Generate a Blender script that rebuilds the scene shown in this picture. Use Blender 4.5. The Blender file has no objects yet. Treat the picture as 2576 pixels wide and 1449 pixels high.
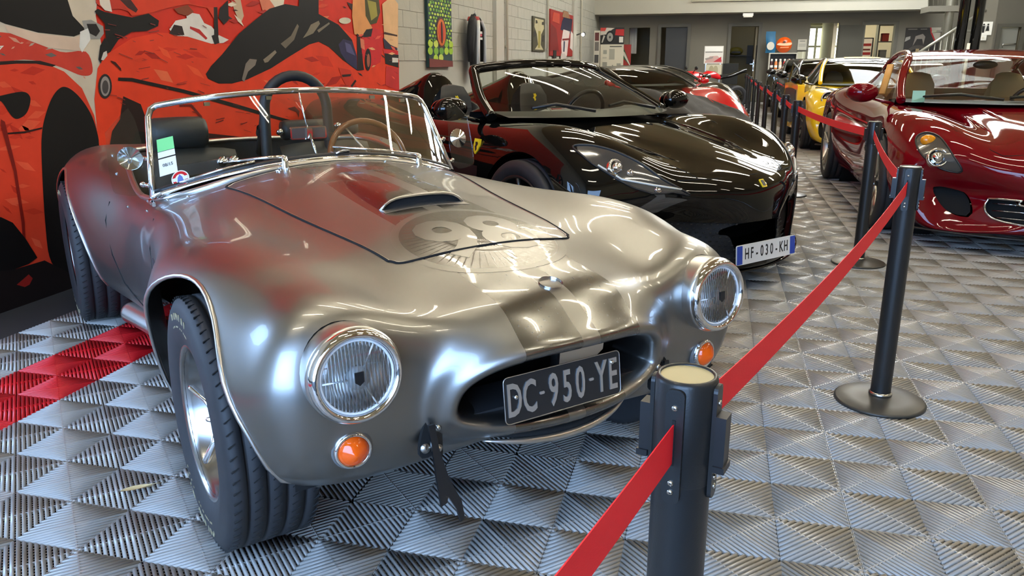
import bpy, bmesh, math, random
import numpy as np
from mathutils import Vector, Matrix
from mathutils.bvhtree import BVHTree
random.seed(7); np.random.seed(7)
SC = bpy.context.scene
COL = SC.collection
# ------------------------------------------------------------------ camera
W, H, FPX = 2576, 1449, 1987.84
CAM = np.array([-0.2385, -2.6824, 1.2382])
RC = np.array([[0.96994203, 0.24331947, -0.00284597],
               [0.06441561, -0.2680226, -0.96125674],
               [-0.23465527, 0.93217998, -0.27563995]])   # rows: right, down, forward
cd = bpy.data.cameras.new('camera'); cam = bpy.data.objects.new('camera', cd); COL.objects.link(cam)
cd.sensor_width = 36.0; cd.lens = FPX / W * 36.0; cd.clip_start = 0.02; cd.clip_end = 200
m = Matrix.Identity(4)
for i in range(3):
    m[i][0] = RC[0][i]; m[i][1] = -RC[1][i]; m[i][2] = -RC[2][i]; m[i][3] = CAM[i]
cam.matrix_world = m
SC.camera = cam
def ray(u, v): return RC.T @ np.array([(u - W / 2) / FPX, (v - H / 2) / FPX, 1.0])
def on_x(u, v, x): d = ray(u, v); return CAM + d * (x - CAM[0]) / d[0]
def on_y(u, v, y): d = ray(u, v); return CAM + d * (y - CAM[1]) / d[1]
def on_z(u, v, z): d = ray(u, v); return CAM + d * (z - CAM[2]) / d[2]
# ------------------------------------------------------------------ light
SC.view_settings.view_transform = 'Standard'; SC.view_settings.look = 'None'
SC.view_settings.gamma = 1.0; SC.view_settings.use_curve_mapping = False
SC.view_settings.exposure = 0.3
SC.cycles.use_denoising = True
SC.cycles.max_bounces = 8; SC.cycles.diffuse_bounces = 4; SC.cycles.glossy_bounces = 4
SC.cycles.transmission_bounces = 6; SC.cycles.transparent_max_bounces = 12
SC.cycles.caustics_reflective = False; SC.cycles.caustics_refractive = False
SC.cycles.sample_clamp_indirect = 6.0
wd = bpy.data.worlds.new('sky'); SC.world = wd; wd.use_nodes = True
bg = wd.node_tree.nodes['Background']; bg.inputs[0].default_value = (0.37, 0.60, 1.0, 1); bg.inputs[1].default_value = 10.0
def portal(loc, rot, sx, sy):
    l = bpy.data.lights.new('door_portal', 'AREA'); l.shape = 'RECTANGLE'; l.size = sx; l.size_y = sy
    l.cycles.is_portal = True
    o = bpy.data.objects.new('door_portal', l); COL.objects.link(o); o.location = loc; o.rotation_euler = rot
TUBE_E = 58.0       # emission of the ceiling tubes
SKYL_E = 18.0        # daylight coming through the roof panels
# ------------------------------------------------------------------ helpers
def S(r, g, b):     # sRGB 0-255 to linear
    f = lambda c: (c / 255 / 12.92) if c / 255 <= 0.04045 else ((c / 255 + 0.055) / 1.055) ** 2.4
    return (f(r), f(g), f(b), 1.0)
MATS = {}
def mat(name, col=(0.5, 0.5, 0.5, 1), rough=0.5, metal=0.0, noise=0.0, scale=20.0, bump=0.0, bscale=200.0,
        coat=0.0, trans=0.0, ior=1.45, emis=None, estr=1.0, alpha=1.0, aniso=0.0, spec=None, rnoise=0.0):
    if name in MATS: return MATS[name]
    M = bpy.data.materials.new(name); M.use_nodes = True; MATS[name] = M
    nt = M.node_tree; p = nt.nodes['Principled BSDF']
    if len(col) == 3: col = (*col, 1)
    p.inputs['Base Color'].default_value = col; p.inputs['Roughness'].default_value = rough
    p.inputs['Metallic'].default_value = metal; p.inputs['IOR'].default_value = ior
    p.inputs['Coat Weight'].default_value = coat; p.inputs['Coat Roughness'].default_value = 0.03
    p.inputs['Transmission Weight'].default_value = trans; p.inputs['Alpha'].default_value = alpha
    p.inputs['Anisotropic'].default_value = aniso
    if spec is not None: p.inputs['Specular IOR Level'].default_value = spec
    if emis is not None:
        p.inputs['Emission Color'].default_value = emis; p.inputs['Emission Strength'].default_value = estr
    if noise or bump or rnoise:
        tc = nt.nodes.new('ShaderNodeTexCoord')
        if noise or rnoise:
            n = nt.nodes.new('ShaderNodeTexNoise'); n.inputs['Scale'].default_value = scale; n.inputs['Detail'].default_value = 5
            nt.links.new(tc.outputs['Object'], n.inputs['Vector'])
        if noise:
            mx = nt.nodes.new('ShaderNodeMix'); mx.data_type = 'RGBA'
            mx.inputs[6].default_value = (*[c * (1 - noise) for c in col[:3]], 1)
            mx.inputs[7].default_value = (*[min(1, c * (1 + noise)) for c in col[:3]], 1)
            nt.links.new(n.outputs['Fac'], mx.inputs[0]); nt.links.new(mx.outputs[2], p.inputs['Base Color'])
        if rnoise:
            mr = nt.nodes.new('ShaderNodeMapRange'); mr.inputs[3].default_value = max(0, rough - rnoise); mr.inputs[4].default_value = rough + rnoise
            nt.links.new(n.outputs['Fac'], mr.inputs[0]); nt.links.new(mr.outputs[0], p.inputs['Roughness'])
        if bump:
            n2 = nt.nodes.new('ShaderNodeTexNoise'); n2.inputs['Scale'].default_value = bscale; n2.inputs['Detail'].default_value = 3
            b = nt.nodes.new('ShaderNodeBump'); b.inputs['Strength'].default_value = bump; b.inputs['Distance'].default_value = 0.01
            nt.links.new(tc.outputs['Object'], n2.inputs['Vector']); nt.links.new(n2.outputs['Fac'], b.inputs['Height'])
            nt.links.new(b.outputs['Normal'], p.inputs['Normal'])
    return M
def glass_mat(name, tint=(0.9, 0.95, 0.92), gloss=0.08, scale=1.0):
    """thin sheet glass: clear with a mirror film that grows at grazing angles"""
    if name in MATS: return MATS[name]
    M = bpy.data.materials.new(name); M.use_nodes = True; MATS[name] = M
    nt = M.node_tree; nt.nodes.clear()
    o = nt.nodes.new('ShaderNodeOutputMaterial'); t = nt.nodes.new('ShaderNodeBsdfTransparent'); t.inputs[0].default_value = (*tint, 1)
    g = nt.nodes.new('ShaderNodeBsdfGlossy'); g.inputs['Roughness'].default_value = 0.01; g.inputs[0].default_value = (1, 1, 1, 1)
    lw = nt.nodes.new('ShaderNodeFresnel'); lw.inputs[0].default_value = 1.5
    mx = nt.nodes.new('ShaderNodeMixShader')
    ad = nt.nodes.new('ShaderNodeMath'); ad.operation = 'MULTIPLY_ADD'; ad.inputs[1].default_value = scale; ad.inputs[2].default_value = gloss
    ad.use_clamp = True
    nt.links.new(lw.outputs[0], ad.inputs[0]); nt.links.new(ad.outputs[0], mx.inputs[0])
    nt.links.new(t.outputs[0], mx.inputs[1]); nt.links.new(g.outputs[0], mx.inputs[2]); nt.links.new(mx.outputs[0], o.inputs[0])
    return M
class MB:
    """collects shapes into one mesh"""
    def __init__(s): s.v = []; s.f = []; s.m = []; s.sm = []
    def add(s, verts, faces, smooth=False, mi=0):
        b = len(s.v); s.v += [tuple(map(float, q)) for q in verts]
        for f in faces: s.f.append(tuple(b + i for i in f)); s.m.append(mi); s.sm.append(smooth)
        return s
    def box(s, c, d, M=None, mi=0, bev=0.0):
        x, y, z = d[0] / 2, d[1] / 2, d[2] / 2
        if bev:
            return s.prism(rrect(2 * x, 2 * y, bev), -z, z, (Matrix.Translation(c) @ M) if M else Matrix.Translation(c), mi)
        P = [(a * x, b * y, e * z) for a in (-1, 1) for b in (-1, 1) for e in (-1, 1)]
        if M: P = [tuple((M @ Vector(q))) for q in P]
        P = [(q[0] + c[0], q[1] + c[1], q[2] + c[2]) for q in P]
        return s.add(P, [(0, 1, 3, 2), (4, 6, 7, 5), (0, 4, 5, 1), (2, 3, 7, 6), (0, 2, 6, 4), (1, 5, 7, 3)], False, mi)
    def prism(s, poly, h0, h1, M=None, mi=0, smooth=False):
        n = len(poly); P = [Vector((a, b, h0)) for a, b in poly] + [Vector((a, b, h1)) for a, b in poly]
        if M: P = [M @ q for q in P]
        s.add([tuple(q) for q in P], [tuple(range(n))[::-1], tuple(range(n, 2 * n))], False, mi)
        b = len(s.v) - 2 * n
        for i in range(n):
            j = (i + 1) % n; s.f.append((b + i, b + j, b + n + j, b + n + i)); s.m.append(mi); s.sm.append(smooth)
        return s
    def tube(s, path, r, n=8, closed=False, mi=0, caps=True, flat=1.0):
        P = [Vector(q) for q in path]; k = len(P)
        rr = r if hasattr(r, '__len__') else [r] * k
        T = []
        for i in range(k):
            a = P[(i - 1) % k] if (closed or i) else P[0]; c = P[(i + 1) % k] if (closed or i < k - 1) else P[-1]
            t = c - a; T.append(t.normalized() if t.length > 1e-9 else Vector((0, 0, 1)))
        up = Vector((0, 0, 1)) if abs(T[0].z) < 0.9 else Vector((1, 0, 0))
        N = (up - T[0] * up.dot(T[0])).normalized(); V = []
        for i in range(k):
            N = (N - T[i] * N.dot(T[i])); N = N.normalized() if N.length > 1e-9 else T[i].orthogonal().normalized()
            B = T[i].cross(N)
            for j in range(n):
                a = 2 * math.pi * j / n
                V.append(tuple(P[i] + N * (math.cos(a) * rr[i] * flat) + B * (math.sin(a) * rr[i])))
        F = []
        for i in range(k if closed else k - 1):
            i2 = (i + 1) % k
            for j in range(n): j2 = (j + 1) % n; F.append((i * n + j, i * n + j2, i2 * n + j2, i2 * n + j))
        s.add(V, F, True, mi)
        if caps and not closed:
            b = len(s.v) - k * n
            s.f += [tuple(b + j for j in range(n))[::-1], tuple(b + (k - 1) * n + j for j in range(n))]; s.m += [mi, mi]; s.sm += [False, False]
        return s
    def lathe(s, prof, n=32, M=None, mi=0, smooth=True, arc=1.0):
        """prof: list of (radius, height) about local z"""
        k = len(prof); V = []; full = arc >= 1.0; nn = n if full else n + 1
        for i in range(nn):
            a = 2 * math.pi * arc * i / n
            for r, h in prof:
                q = Vector((r * math.cos(a), r * math.sin(a), h)); V.append(tuple(M @ q if M else q))
        F = []
        for i in range(n):
            i2 = (i + 1) % nn
            for j in range(k - 1):
                F.append((i * k + j, i2 * k + j, i2 * k + j + 1, i * k + j + 1))
        return s.add(V, F, smooth, mi)
    def grid(s, P, smooth=True, mi=0, closed_v=False):
        a, b = P.shape[:2]; F = []
        for i in range(a - 1):
            for j in range(b if closed_v else b - 1):
                j2 = (j + 1) % b; F.append((i * b + j, i * b + j2, (i + 1) * b + j2, (i + 1) * b + j))
        return s.add(P.reshape(-1, 3), F, smooth, mi)
    def ball(s, c, r, n=12, mi=0, sc=(1, 1, 1)):
        pr = [(max(1e-5, math.sin(math.pi * i / n)), -math.cos(math.pi * i / n)) for i in range(n + 1)]
        M = Matrix.Translation(c) @ Matrix.Diagonal((r * sc[0], r * sc[1], r * sc[2], 1))
        return s.lathe(pr, 2 * n, M, mi)
    def build(s, name, mats, parent=None, weld=False):
        me = bpy.data.meshes.new(name); me.from_pydata(s.v, [], s.f)
        for q in (mats if isinstance(mats, (list, tuple)) else [mats]): me.materials.append(q)
        me.polygons.foreach_set('material_index', s.m); me.polygons.foreach_set('use_smooth', s.sm)
        bm = bmesh.new(); bm.from_mesh(me)
        bmesh.ops.remove_doubles(bm, verts=bm.verts, dist=1e-5)
        bmesh.ops.recalc_face_normals(bm, faces=bm.faces); bm.to_mesh(me); bm.free()
        return link(name, me, parent)
def link(name, me, parent=None):
    o = bpy.data.objects.new(name, me); COL.objects.link(o)
    if parent is not None: o.parent = parent
    return o
def tag(o, label=None, cat=None, group=None, kind=None):
    if label: o['label'] = label
    if cat: o['category'] = cat
    if group: o['group'] = group
    if kind: o['kind'] = kind
    return o
def thing(name, label, cat, loc=(0, 0, 0), rz=0.0, group=None):
    o = bpy.data.objects.new(name, None); COL.objects.link(o); o.empty_display_size = 0.1
    o.location = loc; o.rotation_euler = (0, 0, rz); return tag(o, label, cat, group)
def copy_tree(o, parent=None, label=None):
    c = o.copy(); COL.objects.link(c); c.parent = parent
    if label: c['label'] = label
    for ch in list(o.children): copy_tree(ch, c)
    return c
def rrect(w, h, r, n=4):
    P = []
    for cx, cy, a0 in ((w / 2 - r, h / 2 - r, 0), (-w / 2 + r, h / 2 - r, 90), (-w / 2 + r, -h / 2 + r, 180), (w / 2 - r, -h / 2 + r, 270)):
        for i in range(n + 1):
            a = math.radians(a0 + 90 * i / n); P.append((cx + r * math.cos(a), cy + r * math.sin(a)))
    return P
def ell(cx, cy, a, b, n=24, a0=0, a1=360):
    return [(cx + a * math.cos(math.radians(a0 + (a1 - a0) * i / n)), cy + b * math.sin(math.radians(a0 + (a1 - a0) * i / n))) for i in range(n + (a1 - a0 < 359))]
def frame(o, z, x=None):
    """matrix with local z along z"""
    z = Vector(z).normalized(); x = Vector(x) if x is not None else (Vector((0, 0, 1)) if abs(z.z) < 0.9 else Vector((1, 0, 0)))
    x = (x - z * x.dot(z)).normalized(); y = z.cross(x)
    M = Matrix.Identity(4)
    for i in range(3): M[i][0] = x[i]; M[i][1] = y[i]; M[i][2] = z[i]; M[i][3] = o[i]
    return M
def text_mesh(txt, size=1.0, depth=0.0, align='CENTER', shear=0.0, xs=1.0, bold=0.0, res=3):
    c = bpy.data.curves.new('text', 'FONT'); c.body = txt; c.size = size; c.extrude = depth; c.align_x = align; c.align_y = 'CENTER'
    c.shear = shear; c.resolution_u = res; c.offset = bold
    o = bpy.data.objects.new('text', c); COL.objects.link(o)
    me = bpy.data.meshes.new_from_object(o.evaluated_get(bpy.context.evaluated_depsgraph_get()))
    bpy.data.objects.remove(o); bpy.data.curves.remove(c)
    V = np.array([v.co[:] for v in me.vertices]).reshape(-1, 3); F = [tuple(p.vertices) for p in me.polygons]
    bpy.data.meshes.remove(me)
    if len(V): V[:, 0] *= xs
    return V, F
def add_text(mb, txt, size, M, depth=0.001, mi=0, **k):
    V, F = text_mesh(txt, size, depth, **k)
    mb.add([tuple(M @ Vector(q)) for q in V], F, False, mi); return mb
# ---- spline surfaces
def cspline(t, P, tq, periodic=False, period=None):
    t = np.asarray(t, float); P = np.asarray(P, float); n = len(t); sh = P.shape[1:]; P2 = P.reshape(n, -1)
    if periodic:
        tt = np.append(t, t[0] + period); Q = np.vstack([P2, P2[:1]]); h = np.diff(tt); A = np.zeros((n, n)); B = np.zeros_like(P2)
        for i in range(n):
            hm, hp = h[i - 1], h[i]; A[i, (i - 1) % n] += hm; A[i, i] += 2 * (hm + hp); A[i, (i + 1) % n] += hp
            B[i] = 6 * ((P2[(i + 1) % n] - P2[i]) / hp - (P2[i] - P2[i - 1]) / hm)
        Mx = np.linalg.solve(A, B); Mx = np.vstack([Mx, Mx[:1]])
    else:
        tt, Q = t, P2; h = np.diff(tt); A = np.eye(n); B = np.zeros_like(P2)
        for i in range(1, n - 1):
            A[i, i - 1] = h[i - 1]; A[i, i] = 2 * (h[i - 1] + h[i]); A[i, i + 1] = h[i]
            B[i] = 6 * ((P2[i + 1] - P2[i]) / h[i] - (P2[i] - P2[i - 1]) / h[i - 1])
        Mx = np.linalg.solve(A, B)
    tq = np.asarray(tq, float); k = np.clip(np.searchsorted(tt, tq, side='right') - 1, 0, len(h) - 1)
    hh = h[k][:, None]; a = (tt[k + 1] - tq)[:, None] / hh; b = 1 - a
    R = a * Q[k] + b * Q[k + 1] + ((a ** 3 - a) * Mx[k] + (b ** 3 - b) * Mx[k + 1]) * hh ** 2 / 6
    return R.reshape((len(tq),) + sh)
def loft(rings, nu, nv, upow=0.5):
    """rings: half rings (y>=0) from bottom centre to top centre -> full closed tube grid (nu, nv, 3)"""
    R = np.array(rings, float); nr, k, _ = R.shape
    full = np.concatenate([R, R[:, k - 2:0:-1] * np.array([1, -1, 1])], 1); n = full.shape[1]
    d = np.linalg.norm(np.roll(full, -1, 1) - full, axis=2).mean(0) ** 0.7 + 1e-4; tv = np.concatenate([[0], np.cumsum(d)]); per = tv[-1]; tv = tv[:-1]
    q = np.linspace(0, per, nv, endpoint=False)
    ringd = np.stack([cspline(tv, full[i], q, True, per) for i in range(nr)])
    du = np.linalg.norm(np.diff(R, axis=0), axis=2).mean(1) ** upow + 1e-4; tu = np.concatenate([[0], np.cumsum(du)])
    return cspline(tu, ringd, np.linspace(0, tu[-1], nu))
class SM:
    """surface as vertex array + polygon list, can be split along scalar zero lines"""
    def __init__(s, V, F): s.V = np.asarray(V, float); s.F = F
    @staticmethod
    def from_grid(P, closed_v=True):
        a, b = P.shape[:2]; F = []
        for i in range(a - 1):
            for j in range(b if closed_v else b - 1):
                j2 = (j + 1) % b; F.append((i * b + j, i * b + j2, (i + 1) * b + j2, (i + 1) * b + j))
        return SM(P.reshape(-1, 3), F)
    def split(s, fn):
        """returns (inside, outside): inside where fn<0"""
        val = np.asarray(fn(s.V), float); val[np.abs(val) < 1e-7] = 1e-7
        V = list(s.V); cut = {}; A = []; B = []
        neg = val < 0
        for f in s.F:
            ng = [neg[i] for i in f]
            if all(ng): A.append(f); continue
            if not any(ng): B.append(f); continue
            a = []; b = []
            for i in range(len(f)):
                p, q = f[i], f[(i + 1) % len(f)]
                (a if neg[p] else b).append(p)
                if neg[p] != neg[q]:
                    key = (min(p, q), max(p, q))
                    if key not in cut:
                        t = val[p] / (val[p] - val[q]); cut[key] = len(V); V.append(V[p] + (V[q] - V[p]) * t)
                    a.append(cut[key]); b.append(cut[key])
            if len(a) > 2: A.append(tuple(a))
            if len(b) > 2: B.append(tuple(b))
        V = np.array(V)
        return SM(V, A).clean(), SM(V, B).clean()
    def clean(s):
        if not s.F: return SM(np.zeros((0, 3)), [])
        u = sorted(set(i for f in s.F for i in f)); mp = {o: n for n, o in enumerate(u)}
        return SM(s.V[u], [tuple(mp[i] for i in f) for f in s.F])
    def boundary(s):
        """boundary loops as lists of points"""
        cnt = {}
        for f in s.F:
            for i in range(len(f)):
                a, b = f[i], f[(i + 1) % len(f)]
                if (b, a) in cnt: cnt.pop((b, a))
                else: cnt[(a, b)] = 1
        nx = {a: b for a, b in cnt}; loops = []
        while nx:
            st = next(iter(nx)); lp = [st]; c = nx.pop(st)
            while c != st and c in nx: lp.append(c); c = nx.pop(c)
            loops.append([tuple(s.V[i]) for i in lp])
        return loops
    def build(s, name, m, parent=None, thick=0.0, flip=False, smooth=True):
        if not s.F: return None
        me = bpy.data.meshes.new(name); me.from_pydata([tuple(q) for q in s.V], [], s.F); me.materials.append(m)
        me.polygons.foreach_set('use_smooth', [smooth] * len(me.polygons))
        bm = bmesh.new(); bm.from_mesh(me); bmesh.ops.remove_doubles(bm, verts=bm.verts, dist=1e-6)
        bmesh.ops.recalc_face_normals(bm, faces=bm.faces); bm.to_mesh(me); bm.free()
        o = link(name, me, parent)
        if thick:
            md = o.modifiers.new('thickness', 'SOLIDIFY'); md.thickness = thick; md.offset = -1
        return o
    def bvh(s): return BVHTree.FromPolygons([Vector(q) for q in s.V], s.F)
def poly_sd(P, poly):
    """signed distance (neg inside) of 2D points to polygon"""
    P = np.asarray(P, float); Q = np.asarray(poly, float); n = len(Q); d = np.full(len(P), 1e9); ins = np.zeros(len(P), bool)
    for i in range(n):
        a, b = Q[i], Q[(i + 1) % n]; e = b - a; w = P - a
        t = np.clip((w @ e) / (e @ e + 1e-12), 0, 1); d = np.minimum(d, np.linalg.norm(w - t[:, None] * e, axis=1))
        c = ((a[1] <= P[:, 1]) & (P[:, 1] < b[1])) | ((b[1] <= P[:, 1]) & (P[:, 1] < a[1]))
        with np.errstate(divide='ignore', invalid='ignore'):
            xi = a[0] + (P[:, 1] - a[1]) * e[0] / (e[1] if abs(e[1]) > 1e-12 else 1e-12)
        ins ^= c & (P[:, 0] < xi)
    return np.where(ins, -d, d)
def smooth_poly(P, n=6, closed=True):
    P = np.array(P, float); k = len(P); out = []
    for i in range(k if closed else k - 1):
        p0, p1, p2, p3 = (P[(i - 1) % k], P[i], P[(i + 1) % k], P[(i + 2) % k]) if closed else (P[max(i - 1, 0)], P[i], P[i + 1], P[min(i + 2, k - 1)])
        for j in range(n):
            t = j / n; out.append(0.5 * (2 * p1 + (p2 - p0) * t + (2 * p0 - 5 * p1 + 4 * p2 - p3) * t * t + (3 * p1 - p0 - 3 * p2 + p3) * t ** 3))
    if not closed: out.append(P[-1])
    return [tuple(q) for q in out]
def bar(name, a, b, r, m, parent, n=10): return MB().tube([a, b], r, n).build(name, m, parent)
# ================================================================== ROOM
XM, XL, XR, YB, YF, ZC = -3.81, -4.05, 8.6, 24.0, -5.2, 5.6
M_wall = mat('wall_grey_paint', S(182, 179, 166), 0.75, noise=0.06, scale=3, bump=0.15, bscale=60)
M_dark = mat('wall_dark_paint', S(118, 114, 102), 0.7, noise=0.05, scale=2)
M_mezz = mat('mezzanine_paint', S(178, 174, 158), 0.7, noise=0.04, scale=2)
M_ceil = mat('ceiling_paint', S(176, 160, 124), 0.8, noise=0.05, scale=1)
M_conc = mat('concrete_slab', S(38, 37, 36), 0.9)
M_black = mat('black_plastic', (0.012, 0.012, 0.013), 0.4)
M_white = mat('white_plastic', S(225, 224, 215), 0.5)
M_frame = mat('door_frame_paint', S(96, 94, 84), 0.5)
def struct(o): return tag(o, kind='structure')
def sbox(name, a, b, m, parent=None):
    c = [(a[i] + b[i]) / 2 for i in range(3)]; o = MB().box(c, [abs(b[i] - a[i]) for i in range(3)]).build(name, m, parent)
    return struct(o) if parent is None else o
struct(MB().box((2.2, 11.2, -0.075), (13.0, 33.2, 0.1)).build('floor', M_conc))
floor = bpy.data.objects['floor']
# ------------------------------------------------------------------ floor tiles with open ribs
def tile_mesh(fine=True):
    mb = MB(); s = 0.2; p = s * math.sqrt(2) / 20; q = math.sqrt(0.5); half = s * q
    prof = [(-.0053, -.011), (-.0050, -.0032), (-.0030, -.0008), (0, 0), (.0030, -.0008), (.0050, -.0032), (.0053, -.011)] if fine else [(-.0053, -.010), (-.0044, -.0014), (.0044, -.0014), (.0053, -.010)]
    for a in (0, 1):
        for b in (0, 1):
            cx, cy = (a + .5) * s - s, (b + .5) * s - s
            d = (q, q) if (a + b) % 2 == 0 else (q, -q); e = (-d[1], d[0])
            for k in range(20):
                off = (k - 9.5) * p; L = half - abs(off) + (0.001 if fine else 0)
                V = []
                for t in (-L, L):
                    for w, z in prof:
                        tt = t - (1 if t > 0 else -1) * max(0, abs(off + w) - abs(off))
                        V.append((cx + d[0] * tt + e[0] * (off + w), cy + d[1] * tt + e[1] * (off + w), z))
                n = len(prof); mb.add(V, [(i, i + 1, n + i + 1, n + i) for i in range(n - 1)] + ([tuple(range(n))[::-1], tuple(range(n, 2 * n))] if fine else []), fine)
                if fine:
                    # cross bars below the ribs
                    L2 = half - abs(off); w = .0018
                    V = [(cx + e[0] * t + d[0] * (off + o), cy + e[1] * t + d[1] * (off + o), -.0065) for t in (-L2, L2) for o in (-w, w)]
                    mb.add(V, [(0, 1, 3, 2)], False)
            w = .0016; L2 = half - .004   # raised web across the ribs
            V = [(cx + e[0] * t + d[0] * o, cy + e[1] * t + d[1] * o, -.0012) for t in (-L2, L2) for o in (-w, w)] + \
                [(cx + e[0] * t + d[0] * o, cy + e[1] * t + d[1] * o, -.0100) for t in (-L2, L2) for o in (-w, w)]
            mb.add(V, [(0, 1, 3, 2), (0, 2, 6, 4), (1, 5, 7, 3)], False)
    g = .0012; u = .2   # thin rim round the tile
    for k in range(4):
        R = Matrix.Rotation(k * math.pi / 2, 4, 'Z')
        V = [tuple(R @ Vector(q_)) for q_ in ((-u + g, -u + g, -.002), (u - g, -u + g, -.002), (u - g, -u + .0035, -.002), (-u + g, -u + .0035, -.002))]
        mb.add(V, [(0, 1, 2, 3)], False)
    return mb
M_tile = mat('grey_plastic_tile', S(158, 155, 150), 0.27, noise=0.10, scale=9, spec=0.6)
M_tred = mat('red_plastic_tile', S(196, 22, 30), 0.42, noise=0.10, scale=9, spec=0.5)
def tile_data(m):
    o = tile_mesh().build('tile_source', m); me = o.data; bpy.data.objects.remove(o); me.name = 'tile_' + m.name; return me
tg, tr = tile_data(M_tile), tile_data(M_tred)
cells = []
for i in range(-9, 21):
    for j in range(-8, 60):
        c = np.array([(2 * i + 2) * .2, (2 * j + 2) * .2, 0]); d = RC @ (c - CAM)
        if d[2] < 0.3: continue
        u, v = W / 2 + FPX * d[0] / d[2], H / 2 + FPX * d[1] / d[2]
        if c[0] < XM + .1 or c[0] > XR - .2 or c[1] > YB - .2: continue
        vis = -120 < u < W + 120 and v < H + 140
        hid = (abs((c[0] + 1.9) * .7338 - (c[1] - .4) * .6795) < 1.5 and abs((c[0] + 1.9) * .6795 + (c[1] - .4) * .7338) < .5)
        cells.append((0 if vis and not hid else 1, d[2] ** 3, i, j, c))
cells.sort(key=lambda t: t[:4])
for n, (vis, _, i, j, c) in enumerate(cells[:300]):
    o = link('tile', tr if i == -8 else tg, floor); o.location = c
lo = tile_mesh(False); LV = np.array(lo.v); LF = np.array([f for f in lo.f if len(f) == 4]); nv = len(LV)
rest = [c for c in cells[300:] if c[0] == 0 or c[4][1] < 14]
V = np.concatenate([LV + c[4] for c in rest]); F = np.concatenate([LF + k * nv for k in range(len(rest))])
me = bpy.data.meshes.new('tiles_far'); me.vertices.add(len(V)); me.vertices.foreach_set('co', V.ravel())
me.loops.add(F.size); me.loops.foreach_set('vertex_index', F.ravel().astype(np.int32)); me.polygons.add(len(F))
me.polygons.foreach_set('loop_start', np.arange(0, F.size, 4, dtype=np.int32))
me.materials.append(M_tile); me.materials.append(M_tred)
me.polygons.foreach_set('material_index', np.repeat(np.array([1 if c[2] == -8 else 0 for c in rest], np.int32), len(LF)))
me.update(calc_edges=True)
tag(link('far_tiles', me, floor), kind='stuff')
# ------------------------------------------------------------------ shell
Y0, Y9, ZO_ = -1.25, -.45, 2.05     # open side door in the left wall, beside the viewer
wl = struct(MB().box((XL - .1, (Y9 + YB) / 2, ZC / 2), (.2, YB - Y9, ZC)).box((XL - .1, (YF + Y0) / 2, ZC / 2), (.2, Y0 - YF, ZC)).box((XL - .1, (Y0 + Y9) / 2, (ZO_ + ZC) / 2), (.2, Y9 - Y0, ZC - ZO_)).build('wall_left', M_wall))
bm_ = MB().box((0, 0, 0), (.012, .494, .194)).build('block_source', mat('block_paint', S(178, 176, 163), .8, noise=.08, scale=5, bump=.3, bscale=40)); bme = bm_.data; bpy.data.objects.remove(bm_)
for r in range(8):
    for k in range(35):
        o = link('block', bme, wl); o.location = (XL + .004 + .002 * random.random(), 6.7 + .5 * k + (.25 if r % 2 else 0), 1.35 + .2 * r)
sbox('wall_right', (XR, YF, 0), (XR + .2, YB, ZC), M_mezz)
sbox('ceiling', (XL, YF, ZC), (XR, YB, ZC + .2), M_ceil)
# wall behind the viewer with a wide open garage door
wf = struct(MB().box((-3.9, YF - .1, 2.8), (.5, .2, 5.6)).box((4.55, YF - .1, 2.8), (8.1, .2, 5.6))
       .box((-1.6, YF - .1, 4.8), (4.2, .2, 1.6)).build('wall_front', M_mezz))
struct(MB().box((2.3, YF - 8, -.03), (60, 15.6, .05)).box((-16.2, 3, -.03), (23.7, 16.4, .05)).build('ground', mat('asphalt_yard', S(150, 150, 150), .9, noise=.1)))
portal((XL - .12, (Y0 + Y9) / 2, ZO_ / 2), (math.radians(90), 0, math.radians(90) + math.pi), Y9 - Y0, ZO_)
portal((-1.57, YF - .12, 2.0), (math.radians(90), 0, math.pi), 4.1, 4.0)
# roof light panels and tube lamps
M_sky = mat('roof_light_panel', (.9, .95, 1), .5, emis=(0.93, 0.97, 1, 1), estr=SKYL_E)
for k in range(6):
    struct(MB().box((3.3, 11.6 + 1.9 * k, ZC - .02), (2.7, 1.05, .03)).build('window_%d' % (k + 1), M_sky))
M_tube = mat('lamp_tube', (1, 1, 1), .5, emis=(1, .91, .72, 1), estr=TUBE_E); M_lampbody = mat('lamp_body', S(210, 205, 190), .4)
def lamp(x, y, z=5.0, L=1.5, rz=0.0):
    t = thing('ceiling_lamp', 'twin fluorescent tube lamp hanging above the parked cars', 'lamp', (x, y, z), rz, 'tube lamps under the roof')
    MB().box((0, 0, .05), (L, .16, .05)).build('lamp_body', M_lampbody, t)
    for s in (-1, 1): MB().tube([(-L / 2 + .03, s * .05, 0), (L / 2 - .03, s * .05, 0)], .016, 8).build('tube', M_tube, t)
    for s in (-1, 1): MB().tube([(s * L * .4, 0, .07), (s * L * .4, 0, ZC - z)], .004, 6).build('hanger', M_lampbody, t)
for y in (-2.6, -.4, 1.8, 4.0, 6.4, 9.0, 12, 15.5, 19.5):
    lamp(-1.9, y); lamp(1.6, y)
    if y < 13: lamp(5.0, y)
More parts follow.
